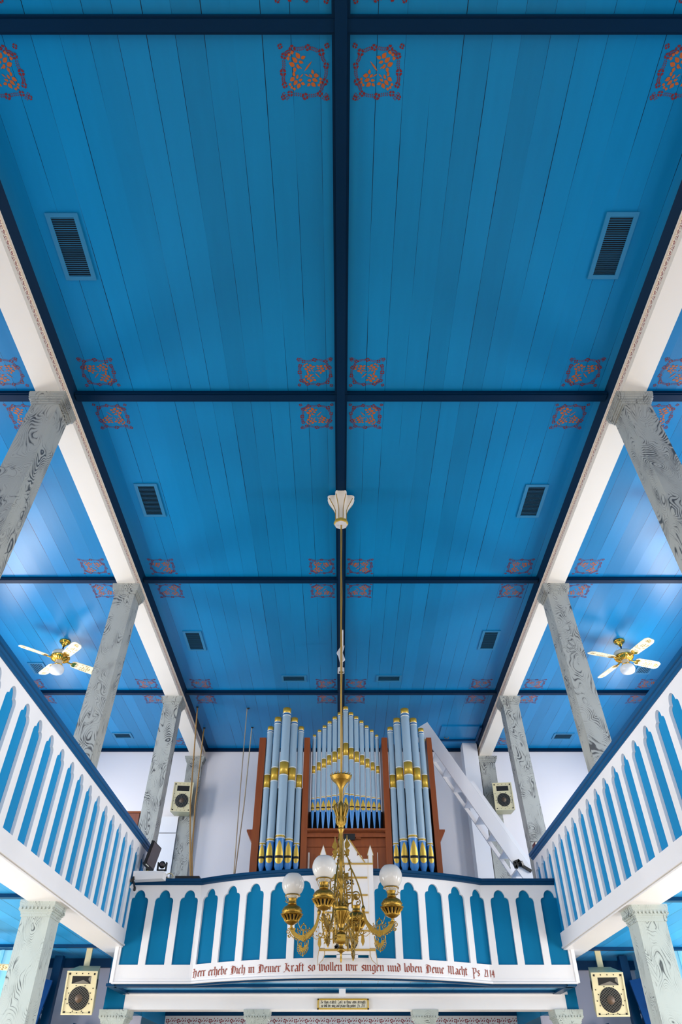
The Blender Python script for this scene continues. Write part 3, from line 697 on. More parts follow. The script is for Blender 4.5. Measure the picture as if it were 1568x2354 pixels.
def organ_pipe(x, r, ztop, zring, zfoot, zband0, zband1, zm0, zm1, y, label, group, n=20, big=True):
    """standing cylindrical pipe with conical foot, mouth and painted bands"""
    t = thing('organ_pipe', label, 'organ pipe', (x, y, zfoot), 0, group)
    g = .012 if big else .007
    MB().lathe([(r*1.0, zring), (r, ztop-r*1.3)], (x, y, 0), n).build('pipe_body', 'pipe', t)
    MB().lathe([(r*.90, ztop-r*1.6), (r*.93, ztop-r*1.3), (r*.97, ztop-r*1.28), (r*1.0, ztop), (r*.86, ztop), (r*.86, ztop-.05)], (x, y, 0), n).build('crown_band', 'giltm', t)
    za = ztop-r*1.3
    for z in (za-.0, za-r*.62, zband1+g*1.2, zband0-g*1.2, zring+r*.42, zring-g):
        MB().lathe([(r, z-g*.6), (r*1.03, z-g*.6), (r*1.03, z+g*.6), (r, z+g*.6)], (x, y, 0), n).build('white_ring', 'pipewhite', t)
    MB().lathe([(r, za-r*.48), (r*1.02, za-r*.48), (r*1.02, za-r*.12), (r, za-r*.12)], (x, y, 0), n).build('blue_ring', 'pipering', t)
    b = MB().lathe([(r, zband0), (r*1.02, zband0), (r*1.02, zband1), (r, zband1)], (x, y, 0), n)
    b.build('gold_band', 'giltm', t); b = MB()
    b.lathe([(r, zring), (r*1.03, zring), (r*1.03, zring+r*.34), (r, zring+r*.34)], (x, y, 0), n)
    b.build('gold_band', 'giltm', t)
    zt = zm0-r*.3
    MB().lathe([(r*.22, zfoot), (r*.45, zfoot+(zt-zfoot)*.3), (r*.98, zt), (r, zring)], (x, y, 0), n).build('pipe_foot', 'pipeblue', t)
    # mouth: gilt ogive leaf following the front of the pipe, with the dark slot
    mo = MB(); hw = r*.86; N = 10; zs_ = zm0+(zm1-zm0)*.27
    def wid(k):
        z = zm0+(zm1-zm0)*k
        if k < .27: return hw*sqrt(max(0, 1-((.27-k)/.27)**2))
        q = (k-.27)/.73; return hw*max(0, cos(q*pi/2))**.75
    vs = []; ks = [i/24 for i in range(25)]
    for k in ks:
        ww = wid(k)
        for j in range(7):
            dx = ww*(-1+2*j/6); z = zm0+(zm1-zm0)*k
            rr = r*1.03 if z >= zt else r*1.03*(.3+.7*(z-zfoot)/(zt-zfoot))
            vs.append((x+dx, y-sqrt(max(rr*rr-dx*dx, 1e-6))-.002, z))
    fs = [(i*7+j, i*7+j+1, (i+1)*7+j+1, (i+1)*7+j) for i in range(24) for j in range(6)]
    mo.add(vs, fs, 0, True); mo.build('mouth_leaf', 'giltm', t)
    sl = MB(); z = zm0+(zm1-zm0)*.25; vs = []
    for dz_ in (0, (zm1-zm0)*.11):
        for j in range(7):
            dx = hw*.97*(-1+2*j/6); vs.append((x+dx, y-sqrt(max((r*1.03)**2-dx*dx, 1e-6))-.006, z+dz_))
    sl.add(vs, [(j, j+1, 8+j, 7+j) for j in range(6)], 0, True); sl.build('mouth_slot', 'dark', t)
    return t
ordn = ['outermost', 'second', 'tall middle', 'fourth', 'fifth']
# tower pipes: photo columns at the crown, widths in pixels
tow = [[(620.7, 1672, 603.5, 13.5), (638.5, 1651, 621, 16), (659, 1630, 643, 18.5), (677, 1652, 662, 16), (692, 1672, 681, 13)],
       [(967, 1676, 991, 13), (949, 1653, 973, 16), (929, 1631, 953, 18.5), (911.5, 1653, 931, 16), (896.5, 1673, 912, 13)]]
for ti, tw in enumerate(tow):
    side = ('left', 'right')[ti]
    tx0, tx1 = (p1, p2) if ti == 0 else (p5, p6)
    span = tx1-tx0; wsum = sum(q[3] for q in tw); gap = span*.03
    for i, (u, vt, ub, wpx) in enumerate(tw):
        yp = YO+.06 - (.05, .09, .13, .09, .05)[i]
        x, _, zt = at(u, vt, yp); xb, _, _ = at(ub, 1975, yp); x = (x+xb)/2
        _, _, _z = at(u, 1700, yp); w_ = yp*cP+zt*sP
        r = wpx/F*w_/2*1.02
        big = i == 2; mid = i in (1, 3)
        dv = 0 if big else (10 if mid else 22)
        organ_pipe(x, r, zt, Zv(1926+dv*.75, yp), Zv(2013, yp), Zv(1782+dv*1.35, yp), Zv(1754+dv*1.35, yp), Zv(1989-(0 if big else 2), yp), Zv(1934+(0 if big else (4, 8)[0 if mid else 1]), yp), yp,
                   '%s blue grey pipe of the five in the %s organ tower, from outside' % (ordn[i], side), 'tower organ pipes')
cen = [(718.7, 1690), (729.3, 1679), (740.5, 1669), (752.5, 1659), (765.5, 1649), (779, 1639), (794.5, 1626), (808, 1639), (821.5, 1648), (834.5, 1658), (846.5, 1669), (858, 1679), (869, 1690)]
cn = ['first', 'second', 'third', 'fourth', 'fifth', 'sixth', 'tallest central', 'sixth', 'fifth', 'fourth', 'third', 'second', 'first']
wsp = [8, 9, 9.5, 10, 10.7, 11.2, 12, 11.2, 10.7, 10, 9.5, 9, 8]
for i, (u, vt) in enumerate(cen):
    yp = YO+.07; x, _, zt = at(u, vt, yp); xb = at((u-792)*1.06+792 if True else u, 1850, yp)[0]
    fx = p3+.05+(p4-p3-.10)*(i+.5)/13; x = .3*x+.7*fx
    w_ = yp*cP+zt*sP; r = wsp[i]/F*w_/2*1.0
    d = abs(i-6)
    organ_pipe(x, r, zt, Zv(1828+d*1.6, yp), zsh+.0, Zv(1741+d*6.3 if d else 1738, yp), Zv(1713+d*8.2 if d else 1710, yp), Zv(1865, yp), Zv(1835+d*1.7, yp), yp,
               ('tallest organ pipe at the centre of the flat' if d == 0 else '%s slim organ pipe from the %s end of the central flat' % (cn[i], 'left' if i < 6 else 'right')), 'central organ pipes', 14, False)
# dark pipes standing behind, seen in the gaps
for i, u in enumerate((627, 668, 903, 938)):
    x, _, zt = at(u, 1712, YO+.4)
    t = thing('rear_organ_pipe', 'dark narrow pipe in the shadow behind the %s organ tower, its %s gap' % (('left', 'right')[i//2], ('left', 'right')[i % 2]), 'organ pipe', (x, YO+.4, 2.4), 0, 'rear organ pipes')
    MB().lathe([(.01, 2.4), (.035, 2.6), (.035, zt)], (x, YO+.4, 0), 12).build('pipe_body', 'trim', t)

# ------------------------------------------------------------------ white pipe chase, cabinet, hatch and ladder
x0, yc, _ = at(1063, 1715, 15.95); x1 = min(at(1097, 1712, 15.95)[0], 3.24)
tag(MB().box(x0, x1, 15.92, YE, 1.7, H).build('boxed_shaft', 'white'), 'tall white boxed shaft on the end wall behind the ladder', 'shaft')
cbx = thing('wall_cabinet', 'tall white flat cabinet against the end wall left of the marbled pilaster', 'cabinet', (-4.1, YE-.2, 1.7))
xa = at(352, 1900, 16.1)[0]; xb = -3.665
for z0, z1 in ((1.7, Zv(1916, 16.1)), (Zv(1915, 16.1)+.012, Zv(1877, 16.1))): MB().box(xa, xb, 16.10, YE, z0, z1).build('door_leaf', 'white', cbx)
ht = thing('ceiling_hatch', 'blue board hatch cover beside the top of the white ladder', 'hatch', (2.6, 15.1, H-.04))
hx0, hy1, _ = atz(1008, 1697, H); hx1, _, _ = atz(1092, 1697, H); hy0 = atz(1040, 1668, H)[1]
MB().box(hx0, hx1, hy0, hy1, H-.022, H).build('cover', 'ceil', ht)
m = MB().box(hx0-.04, hx1+.06, hy1, hy1+.05, H-.06, H).box(hx1, hx1+.05, hy0, hy1, H-.06, H); m.build('frame', 'trim', ht)
hk = tag(MB().tube([(2.42, 15.55, H), (2.44, 15.55, H-.05), (2.50, 15.5, H-.08), (2.52, 15.47, H-.05)], .012, 6).build('ceiling_hook', 'mesh'), 'small metal hook hanging from the ceiling by the hatch', 'hook')
la = thing('loft_ladder', 'steep white wooden ladder stair leaning from loft floor to ceiling hatch', 'ladder', (3.6, 14.5, 1.7))
yf, yb = 14.15, 14.75
A = Vector(at(973, 1668, yf)); B = Vector(at(1205, 1997, yf))
d = (B-A).normalized(); A2 = A - d*.02; Bx = B + d*((B.z-1.75)/abs(d.z))
A2.z = min(A2.z, H-.02)
MB().bar(A2, Bx, .04, .27, up=(0, 1, 0)).tf(Matrix.Identity(4)).v
def board(a, b_, wid, th):   # board standing on edge in the x-z plane
    a = Vector(a); b_ = Vector(b_); dd = (b_-a).normalized(); nrm = Vector((dd.z, 0, -dd.x)); 
    if nrm.z < 0: nrm = -nrm
    q = lambda c: [c-nrm*wid/2, c+nrm*wid/2, c+nrm*wid/2+Vector((0, th, 0)), c-nrm*wid/2+Vector((0, th, 0))]
    return MB().hexa(q(a), q(b_))
nrm0 = Vector((d.z, 0, -d.x)); nrm0 = nrm0 if nrm0.z > 0 else -nrm0
board(A2, Bx, .25, .045).build('stringer', 'white', la)
board(A2+Vector((0, yb-yf, 0))-nrm0*.07-d*.0, Bx+Vector((0, yb-yf, 0))-nrm0*.07, .07, .04).build('stringer', 'white', la)
hr = nrm0*.17
board(A2+hr+Vector((0, .02, 0))+d*1.5, Bx+hr+Vector((0, .02, 0))-d*.2, .07, .03).build('handrail', 'white', la)
L = (Bx-A2).length; nst = 14
for i in range(nst):
    c = A2 + d*(L*(i+.75)/nst)
    MB().box(c.x-.11, c.x+.11, yf+.045, yb, c.z-.015, c.z+.015).build('tread', 'white', la)
# clamp bracket on the ladder
br = thing('black_bracket', 'black clamp bracket with a bar fixed to the foot of the white ladder', 'bracket', at(1192, 1985, 14.1))
q = [Vector(at(u, v, 14.12)) for u, v in ((1182, 1983), (1194, 1978), (1187, 1996), (1222, 2003), (1200, 1990), (1196, 1986))]
m = MB().bar(q[0], q[1], .05, .05).bar(q[1], q[2], .05, .05).bar(q[0], q[2], .05, .05).bar(q[5]+Vector((0, -.03, .03)), q[4], .07, .07); m.build('clamp', 'black', br)
MB().bar(q[4], q[3], .05, .045).build('bar', 'black', br)

# ------------------------------------------------------------------ ropes
def rope(pts, r, mt, label):
    m = MB(); P = [Vector(p) for p in pts]; out = []
    for i in range(len(P)-1):
        for k in range(8): out.append(P[i].lerp(P[i+1], k/8))
    out.append(P[-1]); m.tube(out, r, 6)
    return tag(m.build('bell_rope', mt), label, 'rope', 'bell ropes')
zr1 = 2.80; ry = 12.35
rope([atz(454, 1626, H), at(437.5, 1845, 13.6), at(437, 1965, 13.3), at(438, 2017, 13.3)], .014, 'rope', 'left tan bell rope of the pair beside the left wall loudspeaker')
rope([atz(469, 1674, H), at(449, 1850, 14.0), at(441, 1965, 13.32), at(442, 2017, 13.32)], .014, 'rope', 'right tan bell rope of the pair beside the left wall loudspeaker')
rope([atz(568, 1629, H), at(552, 1820, 14.0), at(537.5, 2008, 13.7)], .010, 'rope2', 'thin pale bell rope on the white wall, left of its pair')
rope([atz(579, 1673, H), at(561, 1850, 14.4), at(540, 2008, 13.75)], .012, 'rope2', 'thin pale bell rope hanging nearest the organ case')
for i, (u, v) in enumerate(((571, 1628), (580, 1672), (454, 1625), (470, 1673))):
    p = atz(u, v, H)
    tag(MB().lathe([(.028, 0), (.028, -.015), (.02, -.02)], (p[0], p[1], H), 10).build('rope_guide', 'ventd'), 'small dark ceiling ring where a bell rope passes, %s' % ('nearest the organ' if i == 1 else 'of the thin pale rope' if i == 0 else 'of the left tan rope' if i == 2 else 'of the right tan rope'), 'rope guide')

# ------------------------------------------------------------------ ceiling vents
def vent(corners, label, nsl, ysl=True, fr_=.045):
    P = [atz(u, v, H) for u, v in corners]
    x0 = sum(sorted(p[0] for p in P)[:2])/2; x1 = sum(sorted(p[0] for p in P)[2:])/2; y0 = min(p[1] for p in P); y1 = max(p[1] for p in P)
    t = thing('air_vent', label, 'air vent', ((x0+x1)/2, (y0+y1)/2, H-.02), 0, 'ceiling air vents')
    z = H-.014; m = MB()
    m.box(x0-fr_, x1+fr_, y0-fr_, y0, z, H).box(x0-fr_, x1+fr_, y1, y1+fr_, z, H).box(x0-fr_, x0, y0, y1, z, H).box(x1, x1+fr_, y0, y1, z, H)
    m.build('frame', 'vent', t)
    MB().box(x0, x1, y0, y1, H-.004, H).build('duct_opening', 'ventd', t)
    m = MB()
    for k in range(nsl):
        if ysl:
            c = y0+(y1-y0)*(k+.5)/nsl; w = (y1-y0)/nsl
            m.hexa([(x0, c-w*.25, H-.014), (x1, c-w*.25, H-.014), (x1, c-w*.12, H-.014), (x0, c-w*.12, H-.014)], [(x0, c+w*.1, H-.004), (x1, c+w*.1, H-.004), (x1, c+w*.24, H-.004), (x0, c+w*.24, H-.004)])
        else:
            c = x0+(x1-x0)*(k+.5)/nsl; w = (x1-x0)/nsl
            m.box(c-w*.2, c+w*.2, y0, y1, H-.013, H-.004)
    m.build('louvres', 'vent', t)
vent([(117, 500), (171, 499), (160, 634), (209, 632)], 'large dark louvred vent in the nearest ceiling bay, left side', 28)
vent([(1401, 497), (1456, 497), (1364, 631), (1413, 631)], 'large dark louvred vent in the nearest ceiling bay, right side', 28)
vent([(317, 1116), (355, 1116), (337, 1182), (373, 1182)], 'louvred vent left of the front white ceiling rosette', 22)
vent([(1215, 1118), (1252, 1118), (1196, 1184), (1234, 1184)], 'louvred vent right of the front white ceiling rosette', 22)
vent([(427, 1453), (459, 1453), (437, 1492), (467, 1492)], 'smaller louvred vent left of the rear white ceiling bracket', 18)
vent([(1114, 1452), (1143, 1452), (1105, 1490), (1135, 1490)], 'smaller louvred vent right of the rear white ceiling bracket', 18)
vent([(651, 1554), (700, 1554), (653, 1564), (699, 1564)], 'short wide vent at the far end of the nave ceiling, left of the cord', 6)
vent([(870, 1554), (918, 1554), (870, 1564), (918, 1564)], 'short wide vent at the far end of the nave ceiling, right of the cord', 6)
vent([(262, 1686), (297, 1686), (268, 1695), (302, 1695)], 'vent in the left aisle ceiling between two marbled columns', 6)
vent([(1278, 1687), (1314, 1687), (1273, 1697), (1311, 1697)], 'vent in the right aisle ceiling between two marbled columns', 6)
vent([(70, 1525), (97, 1525), (83, 1546), (108, 1546)], 'vent in the left aisle ceiling behind the brass fan', 7, False)
vent([(1470, 1532), (1497, 1532), (1463, 1546), (1490, 1546)], 'vent in the right aisle ceiling behind the brass fan', 7, False)

# ------------------------------------------------------------------ ceiling fans
def fan_parts(t):
    Rz = lambda a: Matrix.Rotation(a, 4, 'Z')
    MB().lathe([(.085, 0), (.088, -.012), (.08, -.03), (.05, -.045), (.055, -.055), (.03, -.075), (.022, -.10), (.0, -.10)], n=24).build('canopy', 'brass', t, True)
    MB().lathe([(.012, -.08), (.012, -.22)], n=10).build('downrod', 'black', t, True)
    MB().lathe([(.02, -.19), (.10, -.20), (.135, -.215), (.14, -.235), (.14, -.285), (.12, -.29)], n=32).build('motor_housing', 'fanw', t, True)
    b = MB().lathe([(.142, -.283), (.15, -.29), (.15, -.30), (.13, -.325), (.08, -.35), (.05, -.355)], n=32)
    for k in range(24):
        a = 2*pi*k/24; b.tube([(.145*cos(a), .145*sin(a), -.295), (.13*cos(a), .13*sin(a), -.327), (.07*cos(a), .07*sin(a), -.355)], .007, 5)
    b.build('brass_vent_ring', 'brass', t, True)
    MB().lathe([(.048, -.34), (.055, -.36), (.055, -.42), (.065, -.43), (.0, -.43)], n=24).build('switch_housing', 'fanw', t, True)
    MB().lathe([(.07, -.425), (.072, -.44), (.05, -.44)], n=24).build('fitter_ring', 'brass', t, True)
    MB().lathe([(.065, -.44), (.095, -.455), (.112, -.49), (.112, -.525), (.095, -.56), (.05, -.578), (.001, -.582)], n=28).build('light_globe', 'frost', t, True)
    out = [(.20, -.05), (.24, -.072), (.5, -.082), (.60, -.080), (.645, -.055), (.655, -.04), (.655, .04), (.645, .055), (.60, .080), (.5, .082), (.24, .072), (.20, .05)]
    for k in range(4):
        Mx = Rz(k*pi/2) @ Matrix.Translation((0, 0, -.335)) @ Matrix.Rotation(radians(-15), 4, 'X')
        bl = MB().prism(out, lambda a, b_, d: (a, b_, d), .008).tf(Mx).build('blade', 'blade', t, True)
        fl_ = MB()
        for px_, py_, rr in ((.60, 0, .03), (.57, .02, .018), (.57, -.02, .018), (.29, .02, .016), (.29, -.02, .016)):
            for q_ in flower(px_, py_, rr, .4): fl_.add([Mx @ Vector((p[0], p[1], -.001)) for p in q_], [tuple(range(len(q_)))])
        for q_ in spray(.33, .035, .5, .035, 5)+spray(.33, -.035, .5, -.035, 5):
            if random.random() < .55: fl_.add([Mx @ Vector((p[0], p[1], -.001)) for p in q_], [tuple(range(len(q_)))])
        fl_.build('painted_flowers', 'gilt', bl, True)
        ir = MB().tube([Mx @ Vector(p) for p in ((.11, 0, .01), (.16, 0, -.004), (.21, 0, -.006))], .012, 6)
        ir.prism([(.19, -.02), (.23, -.05), (.27, -.045), (.255, 0), (.27, .045), (.23, .05), (.19, .02)], lambda a, b_, d: Mx @ Vector((a, b_, -.007+d)), .006)
        ir.build('blade_iron', 'brass', bl, True)
    for c in COL.objects:
        if c.parent == t or (c.parent and c.parent.parent == t): c.data.transform(Matrix.Scale(1.16, 4))
    return t
xl, yl, _ = atz(150, 1474, H); xr, yr, _ = atz(1423, 1473, H)
f0 = thing('ceiling_fan', 'four blade brass ceiling fan over the left aisle, seen whole', 'ceiling fan', (xl, yl, H), radians(42), 'brass ceiling fans'); fan_parts(f0)
dup(f0, (xr, yr, H), 'four blade brass ceiling fan over the right aisle, seen whole', rot=(0, 0, radians(19)))
dup(f0, (-5.28, 7.15, H), 'ceiling fan mostly outside the left edge, one blade tip beside the near column', rot=(0, 0, radians(-15)))
dup(f0, (5.22, 7.2, H), 'ceiling fan mostly outside the right edge, one blade tip behind the near column', rot=(0, 0, radians(5)))
dup(f0, (-5.30, 11.35, 1.91), 'fan under the left gallery, two blades reaching in at the lower left edge', rot=(0, 0, radians(25)))

# ------------------------------------------------------------------ loudspeakers
def speaker_parts(t, w, h, dp, bars=True):
    """front faces -y, origin at the middle of the bottom"""
    x = w/2; xb = w/2*.72
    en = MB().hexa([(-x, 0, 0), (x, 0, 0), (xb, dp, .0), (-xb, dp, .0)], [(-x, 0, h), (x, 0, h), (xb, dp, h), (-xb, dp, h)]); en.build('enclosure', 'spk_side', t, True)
    m = MB(); e = .022
    m.box(-x, x, -.02, 0, 0, e).box(-x, x, -.02, 0, h-e, h).box(-x, -x+e, -.02, 0, e, h-e).box(x-e, x, -.02, 0, e, h-e).build('rim', 'spk', t, True)
    # baffle with a round hole and a square horn opening
    cz, r = h*.37, w*.335; hz0, hz1, hx = h*.70, h*.88, w*.31
    b = MB(); n = 32; yb_ = -.006
    circ = [(r*cos(2*pi*k/n), cz+r*sin(2*pi*k/n)) for k in range(n)]
    lim = lambda c: None
    sq = []
    z0, z1 = e*.5, hz0
    for k in range(n):
        a = 2*pi*k/n; dx, dz = cos(a), sin(a)
        tt = min((x-e*.5)/abs(dx) if abs(dx) > 1e-6 else 9, ((z1-cz) if dz > 0 else (cz-z0))/abs(dz) if abs(dz) > 1e-6 else 9)
        sq.append((dx*tt, cz+dz*tt))
    for (cx_, cz_) in ((x-e*.5, z1), (-(x-e*.5), z1), (x-e*.5, z0), (-(x-e*.5), z0)):
        k = min(range(n), key=lambda q: (sq[q][0]-cx_)**2+(sq[q][1]-cz_)**2); sq[k] = (cx_, cz_)
    for k in range(n):
        j = (k+1) % n
        b.add([(circ[k][0], yb_, circ[k][1]), (circ[j][0], yb_, circ[j][1]), (sq[j][0], yb_, sq[j][1]), (sq[k][0], yb_, sq[k][1])], [(0,1,2,3)])
    b.box(-x+e*.5, -hx, yb_, 0, hz0, hz1).box(hx, x-e*.5, yb_, 0, hz0, hz1).box(-x+e*.5, x-e*.5, yb_, 0, hz1, h-e*.5)
    b.build('baffle', 'spk', t, True)
    MB().box(-hx, hx, -.004, .0, hz0, hz1).build('horn_recess', 'dark', t, True)
    if not bars:
        hn = MB(); zm_ = (hz0+hz1)/2
        hn.add([(-hx*.9, -.0055, hz0+.004), (hx*.9, -.0055, hz0+.004), (hx*.2, -.005, zm_)], [(0,1,2)]); hn.build('horn_flare', 'mesh', t, True)
        hn = MB().add([(hx, -.0055, hz0+.01), (hx, -.0055, hz1), (hx*.72, -.005, hz1-.02), (hx*.72, -.005, hz0+.05)], [(0,1,2,3)]); hn.build('horn_side', 'mesh', t, True)
    MB().lathe([(r, -.001), (r*.95, .004), (r*.35, .0045), (r*.30, .0)], n=28, axis=Matrix.Rotation(pi/2, 3, 'X')).tf(Matrix.Translation((0, -.006, cz))).build('woofer_cone', 'dark', t, True)
    MB().lathe([(r*.38, 0), (r*.30, .02), (.001, .026)], n=20, axis=Matrix.Rotation(pi/2, 3, 'X')).tf(Matrix.Translation((0, -.009, cz))).build('dust_cap', 'cone', t, True)
    g = MB()
    for k in range(-5, 6):
        o_ = k*r/6; hl = sqrt(r*r-o_*o_)
        for sg_ in ((1,) if bars else (1, -1)):
            a = radians(-22)*sg_ if bars else radians(38)*sg_
            ca, sa = cos(a), sin(a)
            g.tube([(-hl*ca-o_*sa, -.014, cz-hl*sa+o_*ca), (hl*ca-o_*sa, -.014, cz+hl*sa+o_*ca)], .0035 if not bars else .005, 4)
    g.build('grille_bars', 'mesh', t, True)
    sc_ = MB()
    for k in range(8):
        a = 2*pi*k/8+.2; sc_.lathe([(.009, 0), (.009, .004)], (0, 0, 0), 8, axis=Matrix.Rotation(pi/2, 3, 'X')).tf(Matrix.Identity(4))
    sc_ = MB()
    pts = [(r*1.13*cos(2*pi*k/8+.4), cz+r*1.13*sin(2*pi*k/8+.4)) for k in range(8)]
    pts += [(sx*(x-e*1.7), zz) for sx in (-1, 1) for zz in (h*.06, h*.35, h*.6, h*.93)] + [(-x*.4, h*.94), (0, h*.94), (x*.4, h*.94), (-x*.4, h*.045), (0, h*.045), (x*.4, h*.045)]
    for px_, pz_ in pts:
        sc_.lathe([(.008, 0), (.008, .004)], (px_, -.007, pz_), 8, axis=Matrix.Rotation(pi/2, 3, 'X'))
    for sx in (-1, 1):
        for zz in (h*.055, h*.93): sc_.box(sx*(x-e*2)-.011, sx*(x-e*2)+.011, -.012, -.006, zz-.013, zz+.013)
    sc_.build('screws', 'dark', t, True)
    for sx in (-1, 1):
        MB().lathe([(.045, 0), (.045, .004)], n=16, axis=Matrix.Scale(1.5, 3, (0, 0, 1)) @ Matrix.Rotation(pi/2, 3, 'Y')).tf(Matrix.Translation((sx*(x*.93) if sx > 0 else -x*.93-.004, dp*.28, h*.66))).build('side_handle', 'dark', t, True)
# upper pair on the end wall
for s, side, (ul, ur, vt, vb) in ((-1, 'left', (403, 449, 1804, 1868)), (1, 'right', (1128, 1173, 1805, 1864))):
    yv = 15.85; xc, _, zt = at((ul+ur)/2, vt, yv); zb_ = Zv(vb+2, yv)
    w_ = yv*cP+zt*sP; wd = (ur-ul-2)/F*w_
    t = thing('loudspeaker', 'cream loudspeaker hung high on the %s end wall pilaster' % side, 'loudspeaker', (xc, yv-.12, zb_), 0, 'wall loudspeakers')
    t.rotation_euler = (radians(3), 0, radians(-6*s)); speaker_parts(t, wd, zt-zb_, .38)
# lower pair under the galleries
for s, side, (ul, ur, vt, vb) in ((-1, 'left', (146, 214, 2229, 2331)), (1, 'right', (1367, 1439, 2232, 2335))):
    yv = 12.35; xc, _, zt = at((ul+ur)/2+1-s*11, vt, yv); zb_ = Zv(vb, yv)
    w_ = yv*cP+zt*sP; wd = (ur-ul)/F*w_
    t = thing('loudspeaker', 'cream loudspeaker hung by a metal strap below the %s gallery' % side, 'loudspeaker', (xc, yv+.1, zb_), 0, 'gallery loudspeakers')
    t.rotation_euler = (radians(16), 0, radians(-5*s)); speaker_parts(t, wd, (zt-zb_)*1.0, .42, False)
    p = thing('speaker_bracket', 'cream metal ceiling strap holding the %s lower loudspeaker' % side, 'bracket', (xc+.02, 12.6, 1.9), 0)
    xt = at(205 if s < 0 else 1374, 2195, 12.75)[0]
    gz = ZG+(.10 if s < 0 else .065)
    MB().box(xt-.045, xt+.045, 12.72, 12.75, zt-.06, gz).build('strap', 'spk', p)
    MB().box(xt-.09, xt+.09, 12.60, 12.80, gz-.012, gz).build('foot_plate', 'spk', p)
    MB().box(xt-.07, xt+.05, 12.45, 12.74, zt-.01, zt+.005).build('clip', 'mesh', p)

# ------------------------------------------------------------------ white scroll rosettes on the ridge and the raceway
def rosette(u0, vtop, vbot, label, rtop, nar=1.0):
    y = 7.19 if u0 is None else u0
    zbm = Zv(vbot, y); ztp = H-.06; t = thing('ceiling_rosette', label, 'ceiling rosette', (0, y, zbm), 0, 'white ceiling rosettes')
    hgt = ztp-zbm
    prof = [(.080, 0), (.075, .08), (.080, .25), (.098, .45), (.13, .62), (.175, .78), (.205, .90), (.215, 1.0)]
    def md(a, z):
        k = max(0, (z/hgt-.3)/.7); return (1+.20*k*cos(4*a) + .10*k*cos(8*a+pi))*nar
    pr = [(r*(rtop/.215 if i > 2 else 1), k*hgt) for i, (r, k) in enumerate(prof)]
    MB().lathe(pr, (0, y, zbm), 64, mod=md).build('flared_body', 'cream', t)
    MB().lathe([(.088, -.012), (.100, .0), (.100, .035), (.088, .05)], (0, y, zbm), 8, smooth=False).build('gilt_collar', 'giltm', t)
    MB().lathe([(.02, -.02), (.088, -.018), (.088, -.0)], (0, y, zbm), 8, smooth=False).build('base_disc', 'white', t)
    ribs = MB()
    for k in range(8):
        a = k*pi/4+pi/8; pts = []
        for r, z in pr[:-1]: pts.append((cos(a)*(r*md(a, z)+.002), y+sin(a)*(r*md(a, z)+.002), zbm+z))
        ribs.tube(pts, .0055, 5)
    ribs.build('gilt_ribs', 'gilt', t)
    return t
rosette(7.19, 1139, 1205, 'white and gold flared rosette where the chandelier rod meets the ceiling', .170)
# rear one: a single scroll cut board on edge with its octagonal foot
yq = 11.3; zq = Zv(1545, yq); t = thing('scroll_bracket', 'small white scroll cut bracket on the ridge behind the brass rod', 'bracket', (0, yq, zq))
def vv(v): return Zv(v, yq)
outl = [(-.035, 0), (.045, 0), (.045, vv(1536)-zq), (.03, vv(1534)-zq), (.035, vv(1524)-zq), (.01, vv(1523)-zq), (.075, vv(1516)-zq), (.045, vv(1507)-zq), (.028, vv(1500)-zq), (.045, vv(1493)-zq), (.065, vv(1484)-zq), (.03, H-.06-zq), (-.01, H-.06-zq), (-.02, vv(1490)-zq), (-.08, vv(1501)-zq), (-.05, vv(1507)-zq), (-.02, vv(1522)-zq), (-.02, vv(1534)-zq), (-.06, vv(1536)-zq), (-.06, .01)]
MB().prism(outl, lambda a, b_, d: (a, yq-.02+d, zq+b_), .05).build('scroll_board', 'white', t)
MB().box(-.06, .06, yq-.06, yq+.06, zq, zq+.06).build('foot_block', 'white', t)
ya = atz(785, 1449, H-.08)[1]
tag(MB().box(.012, .042, ya, yq-.05, H-.095, H-.07).build('cable_raceway', 'white'), 'thin white cable raceway along the dark ridge', 'raceway')

# ================================================================== THE CHANDELIER
YC = 7.19
def zc(v, y=YC): return Zv(v, y)
ch = thing('chandelier', 'ornate brass four armed chandelier hanging on a long rod before the organ', 'chandelier', (0, YC, zc(2210)))
xo = -.008
MB().tube([(0, YC, zc(1204)), (0, YC, zc(1785))], .0085, 8).build('hanging_rod', 'gilt', ch)
# cable winding lightly along the rod
m = MB(); pts = []
for i in range(90):
    k = i/89; z = zc(1204)+(zc(1785)-zc(1204))*k; pts.append((.011+.003*sin(k*23), YC-.006+.004*cos(k*17), z))
m.tube(pts, .0038, 5); m.build('rod_cable', 'gilt', ch)
def L(prof, name, n=28, mod=None, x=0, y=YC): return MB().lathe([(r, zc(v)) for v, r in prof], (x, y, 0), n, mod=mod).build(name, 'gold', ch)
# pierced dish
d_ = MB().lathe([(r, zc(v)) for v, r in ((1848, .017), (1822, .020), (1812, .026), (1806, .040), (1800, .060), (1795, .085))], (0, YC, 0), 36)
d_.lathe([(.085, zc(1795)), (.108, zc(1788)), (.112, zc(1785)), (.104, zc(1786)), (.08, zc(1793))], (0, YC, 0), 40, mod=lambda a, z: 1+.02*cos(20*a))
for k in range(20):
    a = 2*pi*k/20; d_.tube([(.088*cos(a), YC+.088*sin(a), zc(1793)), (.111*cos(a), YC+.111*sin(a), zc(1784.5)), (.113*cos(a+.1), YC+.113*sin(a+.1), zc(1782))], .0045, 5)
d_.build('dish', 'gold', ch)
L([(1850, .018), (1846, .021), (1838, .016), (1820, .015)], 'stem', 16)
